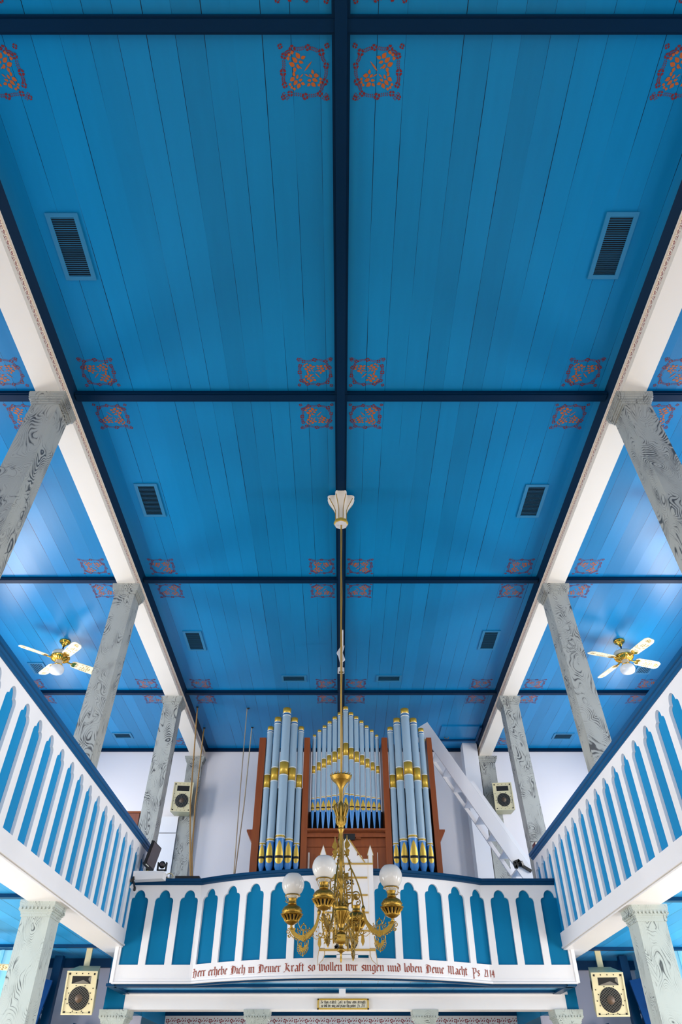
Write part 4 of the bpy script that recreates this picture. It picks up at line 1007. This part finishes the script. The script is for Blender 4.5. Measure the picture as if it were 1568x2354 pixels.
# leafy crown
cr = MB().lathe([(r, zc(v)) for v, r in ((1905, .020), (1898, .030), (1892, .045), (1886, .038), (1880, .045), (1874, .032), (1862, .038), (1850, .028), (1845, .018))], (0, YC, 0), 24, mod=lambda a, z: 1+.10*cos(8*a))
for k in range(8):
    a = 2*pi*k/8; ca, sa = cos(a), sin(a)
    cr.tube([(r*ca, YC+r*sa, zc(v)) for r, v in ((.034, 1884), (.052, 1870), (.068, 1860), (.066, 1852), (.052, 1847), (.062, 1853))], [.011, .011, .009, .008, .006, .004], 6)
    cr.lathe([(.001, -.012), (.012, 0), (.001, .012)], (.050*ca, YC+.050*sa, zc(1882)), 8)
    cr.tube([(r*ca, YC+r*sa, zc(v)) for r, v in ((.05, 1880), (.046, 1890), (.03, 1897))], .008, 6)
cr.build('leaf_crown', 'gold', ch)
L([(1998, .017), (1985, .017), (1981, .021), (1976, .017), (1920, .017), (1913, .020), (1908, .032), (1905, .034), (1903, .018)], 'upper_column', 20)
L([(2080, .026), (2075, .020), (2050, .020), (2046, .025), (2038, .021), (2030, .021), (2024, .028), (2018, .021), (2012, .019), (1996, .018)], 'middle_column', 20)
cup = MB().lathe([(r, zc(v)) for v, r in ((2133, .020), (2127, .026), (2120, .034), (2110, .052), (2101, .072), (2097, .078), (2095, .080), (2094, .066), (2090, .066), (2087, .070), (2084, .066), (2082, .05), (2078, .03))], (0, YC, 0), 32)
for k in range(16):
    a = 2*pi*k/16
    cup.tube([(r*cos(a), YC+r*sin(a), zc(v)) for r, v in ((.076, 2098), (.056, 2110), (.030, 2125))], .005, 5)
    cup.tube([(.066*cos(a), YC+.066*sin(a), zc(2084)), (.070*cos(a), YC+.070*sin(a), zc(2079)), (.055*cos(a), YC+.055*sin(a), zc(2074))], [.006, .005, .001], 5)
cup.build('central_cup', 'gold', ch)
hx = MB().lathe([(r, zc(v)) for v, r in ((2143, .020), (2140, .030), (2138, .020), (2131, .020))], (0, YC, 0), 20)
hx.lathe([(r, zc(v)) for v, r in ((2171, .030), (2168, .052), (2165, .058), (2150, .058), (2147, .050), (2143, .030))], (0, YC, 0), 8, smooth=False)
hx.build('octagonal_boss', 'gold', ch)
L([(2214, .001), (2211, .006), (2207, .010), (2201, .008), (2194, .008), (2190, .015), (2187, .034), (2183, .038), (2180, .028), (2178, .014), (2171, .02)], 'finial', 18)

def arm_mesh():
    """one arm in the r-z plane at angle 0, heights from the eye; pierced flat casting with scrolls"""
    m = MB(); th = .012
    fr = lambda a, b_, d: (a, -th/2+d, b_)
    def T(pts, r=.006): m.tube([(a, 0, b_) for a, b_ in pts], r, 6)
    def strip(pts, w):   # ribbon plate along a curve
        n = len(pts); Lf = []; Rt = []
        for i, (a, b_) in enumerate(pts):
            p, q = pts[max(i-1, 0)], pts[min(i+1, n-1)]; dx, dy = q[0]-p[0], q[1]-p[1]; l_ = sqrt(dx*dx+dy*dy) or 1
            ww = w[i] if isinstance(w, (list, tuple)) else w
            Lf.append((a-dy/l_*ww/2, b_+dx/l_*ww/2)); Rt.append((a+dy/l_*ww/2, b_-dx/l_*ww/2))
        for i in range(n-1):
            m.prism([Lf[i], Rt[i], Rt[i+1], Lf[i+1]], fr, th)
    def spiral(cx, cy, r0, turns, a0, sg=1, rr=.0055, r1=.006):
        n = int(26*turns); T([(cx+(r0+(r1-r0)*k/n)*cos(a0+sg*2*pi*turns*k/n), cy+(r0+(r1-r0)*k/n)*sin(a0+sg*2*pi*turns*k/n)) for k in range(n+1)], rr)
    # outer diagonal spar from the top down to the arm
    z1 = zc(1958); z2 = zc(2075); z3 = zc(2100)
    def bez(P, n=18):
        out = []
        for k in range(n+1):
            t_ = k/n; q = [Vector(p) for p in P]
            while len(q) > 1: q = [q[i].lerp(q[i+1], t_) for i in range(len(q)-1)]
            out.append((q[0][0], q[0][1]))
        return out
    strip(bez([(.035, 1.90), (.075, 1.83), (.095, 1.76), (.11, 1.70)]), .012)
    strip(bez([(.10, 1.74), (.165, 1.62), (.205, 1.52), (.215, 1.40)]), .012)
    m.lathe([(.006, 0), (.014, .01), (.02, .028), (.014, .046), (.006, .056)], (.215, 0, 1.36), 10)
    arm = bez([(.215, 1.40), (.222, 1.30), (.255, 1.215), (.365, 1.185)], 14)
    strip(arm, [.016+.022*k/14 for k in range(15)])
    arm2 = bez([(.365, 1.185), (.43, 1.195), (.465, 1.225), (.487, 1.268)], 12)
    strip(arm2, [.040-.006*k/12 for k in range(13)])
    # pierced scroll border outside the plain ribs
    T([(a+.006, b_-.030) for a, b_ in arm[3:]], .0035); T([(a+.022, b_-.018) for a, b_ in arm2[2:]], .0035)
    for k in range(3, 14): T([(arm[k][0]-.004, arm[k][1]-.006), (arm[k][0]+.004, arm[k][1]-.032)], .003)
    T([(a-.004, b_+.030) for a, b_ in arm[6:]], .0035)
    for k in range(6, 14, 1): T([(arm[k][0], arm[k][1]+.006), (arm[k][0]-.003, arm[k][1]+.031)], .003)
    # finish of the arm tip
    m.prism([(.450, 1.250), (.515, 1.262), (.522, 1.272), (.445, 1.270)], fr, th)
    spiral(.515, 1.245, .018, 1.1, 1.2, -1, .004); spiral(.503, 1.212, .015, 1.2, .4, -1, .004)
    # edge crockets
    for k in range(2, 14, 2):
        a, b_ = arm[k]; m.lathe([(.001, -.008), (.007, 0), (.001, .008)], (a-.022, 0, b_-.018), 6)
    for k in range(1, 12, 2):
        a, b_ = arm2[k]; m.lathe([(.001, -.008), (.007, 0), (.001, .008)], (a+.024, 0, b_-.018), 6)
    # round boss and pierced palmette drop
    bx_, bz_ = .365, 1.185
    m.lathe([(.026, -.009), (.026, .009)], (bx_, 0, bz_), 16, axis=Matrix.Rotation(pi/2, 3, 'X'))
    m.lathe([(.013, -.014), (.013, .014)], (bx_, 0, bz_), 12, axis=Matrix.Rotation(pi/2, 3, 'X'))
    for k in range(-5, 6):
        a = -pi/2+k*.34; l_ = .062-.0040*abs(k)
        m.prism(petal(bx_+cos(a)*.010, bz_-.062+sin(a)*.010, a, l_, .0105, 4), fr, th)
        T([(bx_+cos(a)*l_*1.12, bz_-.062+sin(a)*l_*1.12), (bx_+cos(a+.34)*l_*1.16, bz_-.062+sin(a+.34)*l_*1.16)] if k < 5 else [(bx_+cos(a)*l_, bz_-.062+sin(a)*l_), (bx_+cos(a)*l_*1.15, bz_-.062+sin(a)*l_*1.15)], .0035)
    for s_ in (-1, 1):
        T([(bx_+s_*.05, bz_-.018), (bx_+s_*.048, bz_-.05), (bx_+s_*.022, bz_-.072)], .005)
        spiral(bx_+s_*.028, bz_-.045, .016, 1.1, 1.5, s_, .0035)
        spiral(bx_+s_*.042, bz_+.050, .020, 1.2, 1.57-s_*1.3, s_, .004)
        m.lathe([(.001, -.01), (.006, 0), (.001, .01)], (bx_+s_*.058, 0, bz_+.078), 6)
    m.prism([(bx_-.006, bz_-.125), (bx_+.006, bz_-.125), (bx_+.003, bz_-.142), (bx_-.003, bz_-.142)], fr, th)
    spiral(bx_, bz_+.085, .026, .95, -1.2, 1, .005, .024)
    m.prism([(bx_-.008, bz_+.025), (bx_+.008, bz_+.025), (bx_+.005, bz_+.062), (bx_-.005, bz_+.062)], fr, th)
    m.lathe([(.001, -.01), (.006, 0), (.001, .01)], (bx_, 0, bz_+.120), 6)
    # inner tracery
    T([(.03, 1.66), (.105, 1.66)], .006); T([(.105, 1.72), (.11, 1.40)], .0075)
    m.prism([(.035, 1.695), (.075, 1.70), (.062, 1.62)], fr, th)
    T([(.07, 1.70), (.07, 1.645), (.095, 1.64)], .006); T([(.075, 1.715), (.09, 1.735), (.105, 1.72)], .007)
    spiral(.075, 1.575, .032, 1.35, 1.4, 1); spiral(.078, 1.485, .048, 1.0, .6, 1, .006, .046); spiral(.148, 1.495, .042, 1.2, 2.4, -1, .006, .014)
    spiral(.075, 1.49, .024, 1.1, 3.2, -1); spiral(.165, 1.44, .026, 1.1, 1.2, -1)
    for k in range(7):
        a = .1+k*.26; m.prism(petal(.135, 1.475, a, .032, .009, 3), fr, th)
    m.lathe([(.001, -.012), (.008, 0), (.001, .012)], (.125, 0, 1.60), 6); m.lathe([(.001, -.012), (.008, 0), (.001, .012)], (.128, 0, 1.69), 6)
    for k in range(4):                                       # star flowers
        m.prism(petal(.085, 1.78, k*pi/2+.4, .024, .010, 3), fr, th); m.prism(petal(.085, 1.80, k*pi/2+1.1, .018, .008, 3), fr, th)
    # little spire beside the column
    m.prism([(.052, 1.905), (.088, 1.935), (.085, 1.965), (.070, 1.99), (.062, 2.04), (.054, 1.99), (.040, 1.965), (.040, 1.93)], fr, th)
    spiral(.064, 1.94, .026, 1.3, 0, 1, .005); m.prism([(.048, 1.84), (.078, 1.85), (.082, 1.91), (.050, 1.91)], fr, th)
    T([(.03, 1.86), (.07, 1.87), (.085, 1.90)], .007)
    # scrolls between the cup and the arm
    spiral(.175, 1.33, .028, 1.2, 2, 1, .006); spiral(.125, 1.27, .026, 1.2, 0, 1, .0055); spiral(.165, 1.255, .016, 1.0, 3, -1, .005)
    T([(.11, 1.36), (.105, 1.30), (.12, 1.20), (.14, 1.13)], .006); T([(.185, 1.34), (.18, 1.26), (.16, 1.18), (.14, 1.13)], .006)
    for k in range(5): m.prism(petal(.145, 1.20-.012*k, -pi/2+(-1)**k*.7, .03, .010, 3), fr, th)
    T([(.03, 1.22), (.10, 1.27), (.16, 1.29), (.215, 1.33)], .006)
    spiral(.20, 1.205, .024, 1.2, 2.6, 1, .0045); m.prism([(.196, 1.185), (.214, 1.185), (.222, 1.13), (.205, 1.095), (.190, 1.13)], fr, th)
    T([(.035, 1.17), (.12, 1.16), (.24, 1.20)], .0035)
    return m
def lamp_parts(t_, cx, globe=True):
    """kerosene lamp standing at radius cx, angle 0; parts hang under the chandelier"""
    out = []
    z0 = 1.270
    b = MB().lathe([(.010, z0), (.016, z0+.004), (.010, z0+.018), (.012, z0+.026), (.036, z0+.034), (.056, z0+.046), (.062, z0+.055), (.062, z0+.062), (.054, z0+.064), (.0, z0+.068)], (cx, 0, 0), 24)
    for k in range(14):
        a = 2*pi*k/14; b.tube([(cx+r*cos(a), r*sin(a), z0+h) for r, h in ((.058, .060), (.071, .080), (.088, .106))], [.011, .008, .014], 5)
    b.lathe([(.086, z0+.102), (.100, z0+.110), (.104, z0+.117), (.090, z0+.120), (.080, z0+.112)], (cx, 0, 0), 42, mod=lambda a, z: 1+.045*cos(14*a))
    b.lathe([(.052, z0+.06), (.070, z0+.10), (.074, z0+.115), (.0, z0+.115)], (cx, 0, 0), 20, 1)
    out.append(('basket', b, ['gold', 'dark']))
    f_ = MB().lathe([(.076, z0+.108), (.088, z0+.122), (.092, z0+.140), (.088, z0+.158), (.074, z0+.175), (.052, z0+.187), (.038, z0+.192), (.035, z0+.200)], (cx, 0, 0), 28)
    for k in range(26):
        a = 2*pi*k/26; f_.lathe([(.001, -.006), (.006, 0), (.001, .006)], (cx+.092*cos(a), .092*sin(a), z0+.138+.006*(k % 2)), 5)
    out.append(('oil_font', f_, ['gold']))
    c = MB().lathe([(.034, z0+.195), (.042, z0+.198), (.042, z0+.204), (.037, z0+.208), (.038, z0+.238), (.045, z0+.244), (.042, z0+.248)], (cx, 0, 0), 24)
    c.tube([(cx+.04, 0, z0+.215), (cx+.06, .0, z0+.215), (cx+.066, 0, z0+.235), (cx+.078, 0, z0+.225)], .004, 5)
    out.append(('burner', c, ['gold']))
    if globe:
        g = MB().lathe([(.045, z0+.246), (.056, z0+.262), (.064, z0+.272), (.062, z0+.274), (.052, z0+.262), (.042, z0+.248)], (cx, 0, 0), 24); out.append(('glass_holder', g, ['clear']))
        r = MB(); r.lathe([(.068, z0+.268), (.074, z0+.268), (.074, z0+.274), (.068, z0+.274)], (cx, 0, 0), 28)
        for k in range(3):
            a = 2*pi*k/3+.5; r.tube([(cx+.071*cos(a), .071*sin(a), z0+.27), (cx+.055*cos(a), .055*sin(a), z0+.235), (cx+.042*cos(a), .042*sin(a), z0+.205)], .0025, 5)
        out.append(('shade_ring', r, ['gold']))
        R_ = .107; zz = z0+.368; gp = []
        for k in range(19):
            a = -.94 + (.98+.94)*k/18; gp.append((R_*cos(a)*1.0, zz+R_*sin(a)*1.02))
        gi = [(r_-.003, z_) for r_, z_ in gp[::-1]]
        out.append(('glass_globe', MB().lathe(gp+gi, (cx, 0, 0), 36), ['frost']))
    return out
def place(mb, ang):
    return mb.tf(Matrix.Translation((0, YC, 0)) @ Matrix.Rotation(ang, 4, 'Z'))
ANG = -radians(18)
am = [(ANG, 'right', True), (ANG-pi/2, 'front', True), (ANG+pi, 'left', True), (ANG+pi/2, 'rear', False)]
for a, nm, gl_ in am:
    o = place(arm_mesh(), a).build('arm', 'gold', ch)
    lp = None
    for name, mb, mts in lamp_parts(None, .487, gl_):
        if name == 'basket':
            lp = place(mb, a).build('lamp_basket', mts, ch); continue
        place(mb, a).build(name, mts, lp if lp else ch)
# thin wires to the lamps
m = MB()
for a, nm, gl_ in am:
    m.tube([(r*cos(a), YC+r*sin(a), z) for r, z in ((.06, 1.30), (.12, 1.19), (.24, 1.17), (.36, 1.25), (.40, 1.27), (.43, 1.34), (.46, 1.42))], .0028, 5)
m.tube([(.10, YC-.02, zc(1786)), (.09, YC-.03, zc(1800)), (.045, YC-.03, zc(1815)), (.025, YC-.02, zc(1835))], .003, 5)
m.build('wiring', 'gilt', ch)

# ================================================================== HYMN BOARD
yh = YF-SAG-.19
hb = thing('hymn_board', 'white hymn number board with gold rails and pointed finials behind the chandelier', 'hymn board', (.07, yh, Zv(2214, yh)))
def hp(u, v): return (at(u, v, yh)[0], Zv(v, yh))
def poly(pts, th, y0): return MB().prism(pts, lambda a, b_, d: (a, y0+d, b_), th)
xl0, xr0 = at(733, 2100, yh)[0]+.015, at(862, 2100, yh)[0]-.01
zt0, zb0 = Zv(1986, yh), Zv(2180, yh)
poly([(xl0, zb0), (xr0, zb0), (xr0, zt0), (xl0, zt0)], .05, yh).build('board', 'white', hb)
def zz_(v): return Zv(v, yh)
cx = (xl0+xr0)/2
# crest
cz_ = zz_(1984); w2 = (xr0-xl0)/2
crest = [(-w2+.06, zt0), (-w2+.06, cz_+.06), (-w2+.15, cz_+.06)]
crest += [(-w2+.20+.045*cos(a_), cz_+.075+.045*sin(a_)) for a_ in (pi, 2.5, pi/2, .6)]
crest += [(-.16, cz_+.15), (-.05, cz_+.30), (0, cz_+.36)]
crest = crest + [(-a_, b_) for a_, b_ in crest[-2::-1]]
poly([(cx+a_, b_) for a_, b_ in crest], .04, yh+.005).build('crest', 'white', hb)
m = MB()
for s in (-1, 1): m.bar((cx+s*.27, yh-.004, zt0+.02), (cx+s*.04, yh-.004, cz_+.33), .012, .022, up=(0, 1, 0))
m.build('gilt_gable', 'gilt', hb)
for s in (-1, 1):
    xe = cx+s*(w2+.0)
    o_ = [(xe-s*.0, zt0), (xe-s*.0, zt0+.12), (xe+s*.012, zt0+.13), (xe-s*.035, zt0+.27), (xe-s*.082, zt0+.13), (xe-s*.07, zt0+.12), (xe-s*.07, zt0)]
    poly(o_, .05, yh-.003).build('finial', 'white', hb)
    m = MB(); P_ = [(a_, yh-.005, b_) for a_, b_ in o_]; m.tube(P_, .004, 5); m.build('gilt_edge', 'gilt', hb)
    # foot
    fo = [(xe, zb0), (xe+s*.018, zb0-.10), (xe+s*.022, zb0-.20), (xe-s*.05, zb0-.14), (xe-s*.075, zb0-.08), (xe-s*.075, zb0)]
    poly(fo, .05, yh).build('foot', 'white', hb)
    m = MB().tube([(a_, yh-.003, b_) for a_, b_ in fo+fo[:1]], .004, 5); m.build('gilt_edge', 'gilt', hb)
    MB().box(xe-s*.075-.004, xe-s*.075+.004, yh-.006, yh+.0, zb0, zt0).build('seam_strip', 'cream', hb)
m = MB(); m.box(xl0+.07, xr0-.07, yh, yh+.04, zb0-.075, zb0).box(cx-.15, cx+.15, yh, yh+.04, zb0-.115, zb0-.07)
m.build('apron', 'white', hb)
for v, a_, b_, h_ in ((1986, xl0, xr0, .02), (2018, xl0+.05, xr0-.09, .022), (2058, xl0+.08, xr0-.09, .02), (2098, xl0+.08, xr0-.08, .02), (2140, xl0+.06, xr0-.08, .022), (2184, xl0-.0, xr0+.0, .024)):
    MB().box(a_, b_, yh-.022, yh+.0, zz_(v)-h_/2, zz_(v)+h_/2).build('gilt_rail', 'gilt', hb)
# number cards: black numerals
def numeral(u0, u1, v0, v1, strokes, w=.05):
    x0_, x1_ = at(u0, v1, yh)[0], at(u1, v1, yh)[0]; z0_, z1_ = Zv(v1, yh), Zv(v0, yh); m = MB()
    for st in strokes:
        for p, q in zip(st[:-1], st[1:]):
            P_ = lambda c: (x0_+(x1_-x0_)*c[0], yh-.006, z0_+(z1_-z0_)*c[1])
            m.bar(P_(p), P_(q), .006, w, up=(0, 0, 1) if abs(q[0]-p[0]) > abs(q[1]-p[1]) else (1, 0, 0))
    return m
cd_ = MB().box(at(763, 2160, yh)[0], at(826, 2160, yh)[0], yh-.004, yh, zz_(2182), zz_(2142)); cd_.build('number_card', 'cream', hb)
two = [[(.1, .75), (.3, .97), (.7, .97), (.9, .75), (.75, .5), (.15, .08)], [(.1, .06), (.95, .06)]]
zero = [[(.5+.42*cos(a_*pi/8), .5+.46*sin(a_*pi/8)) for a_ in range(17)]]
numeral(767, 790, 2146, 2181, two, .035).build('numeral', 'ink', hb)
numeral(798, 822, 2146, 2181, zero, .035).build('numeral', 'ink', hb)
numeral(792, 801, 2024, 2033, zero, .02).build('numeral', 'ink', hb); numeral(804, 812, 2023, 2032, two, .02).build('numeral', 'ink', hb)

# ================================================================== THINGS ON THE RAILS
# shelf at the left corner
sh = thing('corner_shelf', 'small white shelf fixed over the left end of the loft rail', 'shelf', (-3.0, 11.85, 2.70))
x0_, x1_ = -3.235, at(376, 2024, 11.75)[0]
MB().box(x0_, x1_, 11.70, 12.12, 2.775, 2.80).build('shelf_board', 'white', sh)
MB().hexa([(x0_, 11.72, 2.68), (x1_-.02, 11.72, 2.70), (x1_, 11.89, 2.70), (x0_, 11.89, 2.68)], [(x0_, 11.70, 2.775), (x1_, 11.70, 2.775), (x1_, 11.89, 2.775), (x0_, 11.89, 2.775)]).build('apron', 'white', sh)
MB().bar((-3.24, 11.72, 2.60), (-3.14, 11.72, 2.52), .02, .06).build('bracket', 'white', sh)
# monitor
mo = thing('monitor', 'black flat screen monitor tilted on the left corner shelf', 'monitor', (-3.1, 12.05, 2.80))
scr = MB().box(-.22, .22, -.02, .02, -.18, .18).box(-.12, .12, .02, .05, -.10, .10); bz = MB().box(-.203, .203, -.026, -.021, -.155, .165)
MM = Matrix.Translation((-3.08, 12.1, 3.12)) @ Matrix.Rotation(radians(86), 4, 'Z') @ Matrix.Rotation(radians(13), 4, 'X')
scr.tf(MM).build('housing', 'black', mo); bz.tf(MM).build('screen', 'screen', mo)
MB().box(-3.17, -3.03, 11.97, 12.12, 2.80, 2.815).build('stand_foot', 'black', mo)
MB().bar((-3.13, 12.08, 2.81), (-3.13, 12.1, 3.05), .05, .03).build('stand_neck', 'black', mo)
kb = thing('keyboard', 'black keypad leaning under the monitor on the corner shelf', 'keyboard', (-3.0, 11.8, 2.8))
MB().bar((-3.13, 11.78, 2.93), (-2.98, 11.80, 2.81), .10, .02).build('body', 'black', kb); MB().bar((-3.07, 11.725, 2.905), (-3.02, 11.73, 2.87), .012, .012).build('label_strip', 'signface', kb)
# ptz camera
pc = thing('video_camera', 'black pan and tilt video camera on the corner shelf beside the monitor', 'camera', (-2.83, 11.82, 2.80))
MB().lathe([(.055, 0), (.055, .03), (.045, .04), (.0, .04)], (-2.83, 11.82, 2.80), 20).build('base', 'black', pc)
m = MB()
for s in (-1, 1): m.box(-2.83+s*.065-.008, -2.83+s*.065+.008, 11.79, 11.85, 2.83, 2.95)
m.box(-2.895, -2.765, 11.79, 11.85, 2.83, 2.845); m.build('yoke', 'black', pc)
hdc = MB().lathe([(.001, -.04), (.035, -.035), (.05, -.01), (.05, .03), (.001, .04)], n=20, axis=Matrix.Rotation(pi/2, 3, 'X')).tf(Matrix.Translation((-2.83, 11.82, 2.915)))
hdc.build('camera_head', 'black', pc)
MB().lathe([(.028, 0), (.028, .02), (.02, .022), (.02, .01)], n=16, axis=Matrix.Rotation(pi/2, 3, 'X')).tf(Matrix.Translation((-2.83, 11.785, 2.915))).build('lens', 'screen', pc)
mc = thing('gooseneck_microphone', 'small black microphone hanging off the left end of the shelf', 'microphone', at(307, 2030, 11.66))
P_ = [at(u, v, 11.68) for u, v in ((308, 2015), (305, 2022), (308, 2030), (309, 2040))]
MB().tube(P_, .014, 8).build('stem', 'black', mc)
MB().lathe([(.001, -.035), (.02, -.025), (.022, 0), (.012, .03)], at(309.5, 2043, 11.68), 12).build('head', 'black', mc)
MB().tube([at(u, v, 11.68) for u, v in ((301, 2028), (303, 2022), (309, 2020))], .018, 8).build('clip', 'black', mc)
for i, (u, v, c_, lab) in enumerate(((325, 2008, 'pipeblue', 'small blue topped connector standing at the back of the corner shelf'), (339, 2009, 'giltm', 'small yellow adapter plug on the corner shelf'), (332, 2010, 'signface', 'small white adapter plug on the corner shelf'))):
    p = at(u, v, 11.9); tag(MB().lathe([(.018, 2.80), (.018, 2.86), (.010, 2.87), (.010, 2.89)], (p[0], p[1], 0), 10).build('connector', c_), lab, 'plug', 'plugs on the shelf')
# tray and cable on the rail
p = at(432, 2019, 12.0)
tr_ = thing('equipment_tray', 'flat black equipment box lying on the loft rail below the tan ropes', 'tray', (p[0], 12.02, 2.75))
MB().box(p[0]-.19, p[0]+.19, 11.93, 12.09, 2.747, 2.785).build('box', 'black', tr_)
MB().box(p[0]-.10, p[0]-.06, 12.0, 12.05, 2.785, 2.80).build('knob', 'black', tr_)
m = MB(); q0 = at(388, 2018, 12.0); pts = []
for k in range(40):
    a_ = k/39*4*pi; pts.append((q0[0]+.055*cos(a_)+.02*k/39, 12.0+.02*sin(a_*.5), 2.79+.035*sin(a_)+.01))
m.tube(pts, .005, 5); tag(m.build('coiled_cable', 'spk'), 'pale coiled cable lying on the loft rail beside the shelf', 'cable')
# wooden box by the left column and books by the right one
wb = thing('wooden_box', 'brown wooden box fixed beside the third left column above the gallery rail', 'wooden box', (-3.8, 13.2, 3.8))
a_ = at(298, 1878, 13.25); b2 = at(317, 1905, 13.25)
MB().box(a_[0]-.06, b2[0]+.02, 13.1, 13.4, b2[2]-.10, a_[2]+.02).build('body', 'boxwood', wb)
MB().box(a_[0]-.08, b2[0]+.04, 13.08, 13.42, a_[2]+.02, a_[2]+.05).build('lid', 'case', wb)
bx, by, bz_ = at(1229, 1957, 12.6)
for k, (mt_, lab) in enumerate((('bookred', 'dark red book lying at the far end of the right gallery rail, under another'), ('bookred', 'closed dark red book lying on top of the other on the right gallery rail'))):
    t = thing('book', lab, 'book', (bx, by, 3.345+k*.05), 0, 'books on the right rail')
    z_ = 3.345+k*.05; x_ = 3.37+k*.01
    MB().box(x_-.06, x_+.09, by-.10, by+.10, z_+.005, z_+.045).build('pages', 'signface', t)
    MB().box(x_-.065, x_+.095, by-.105, by+.105, z_+.043, z_+.05).box(x_-.065, x_+.095, by-.105, by+.105, z_, z_+.007).box(x_-.068, x_-.063, by-.105, by+.105, z_, z_+.05).build('cover', mt_, t)
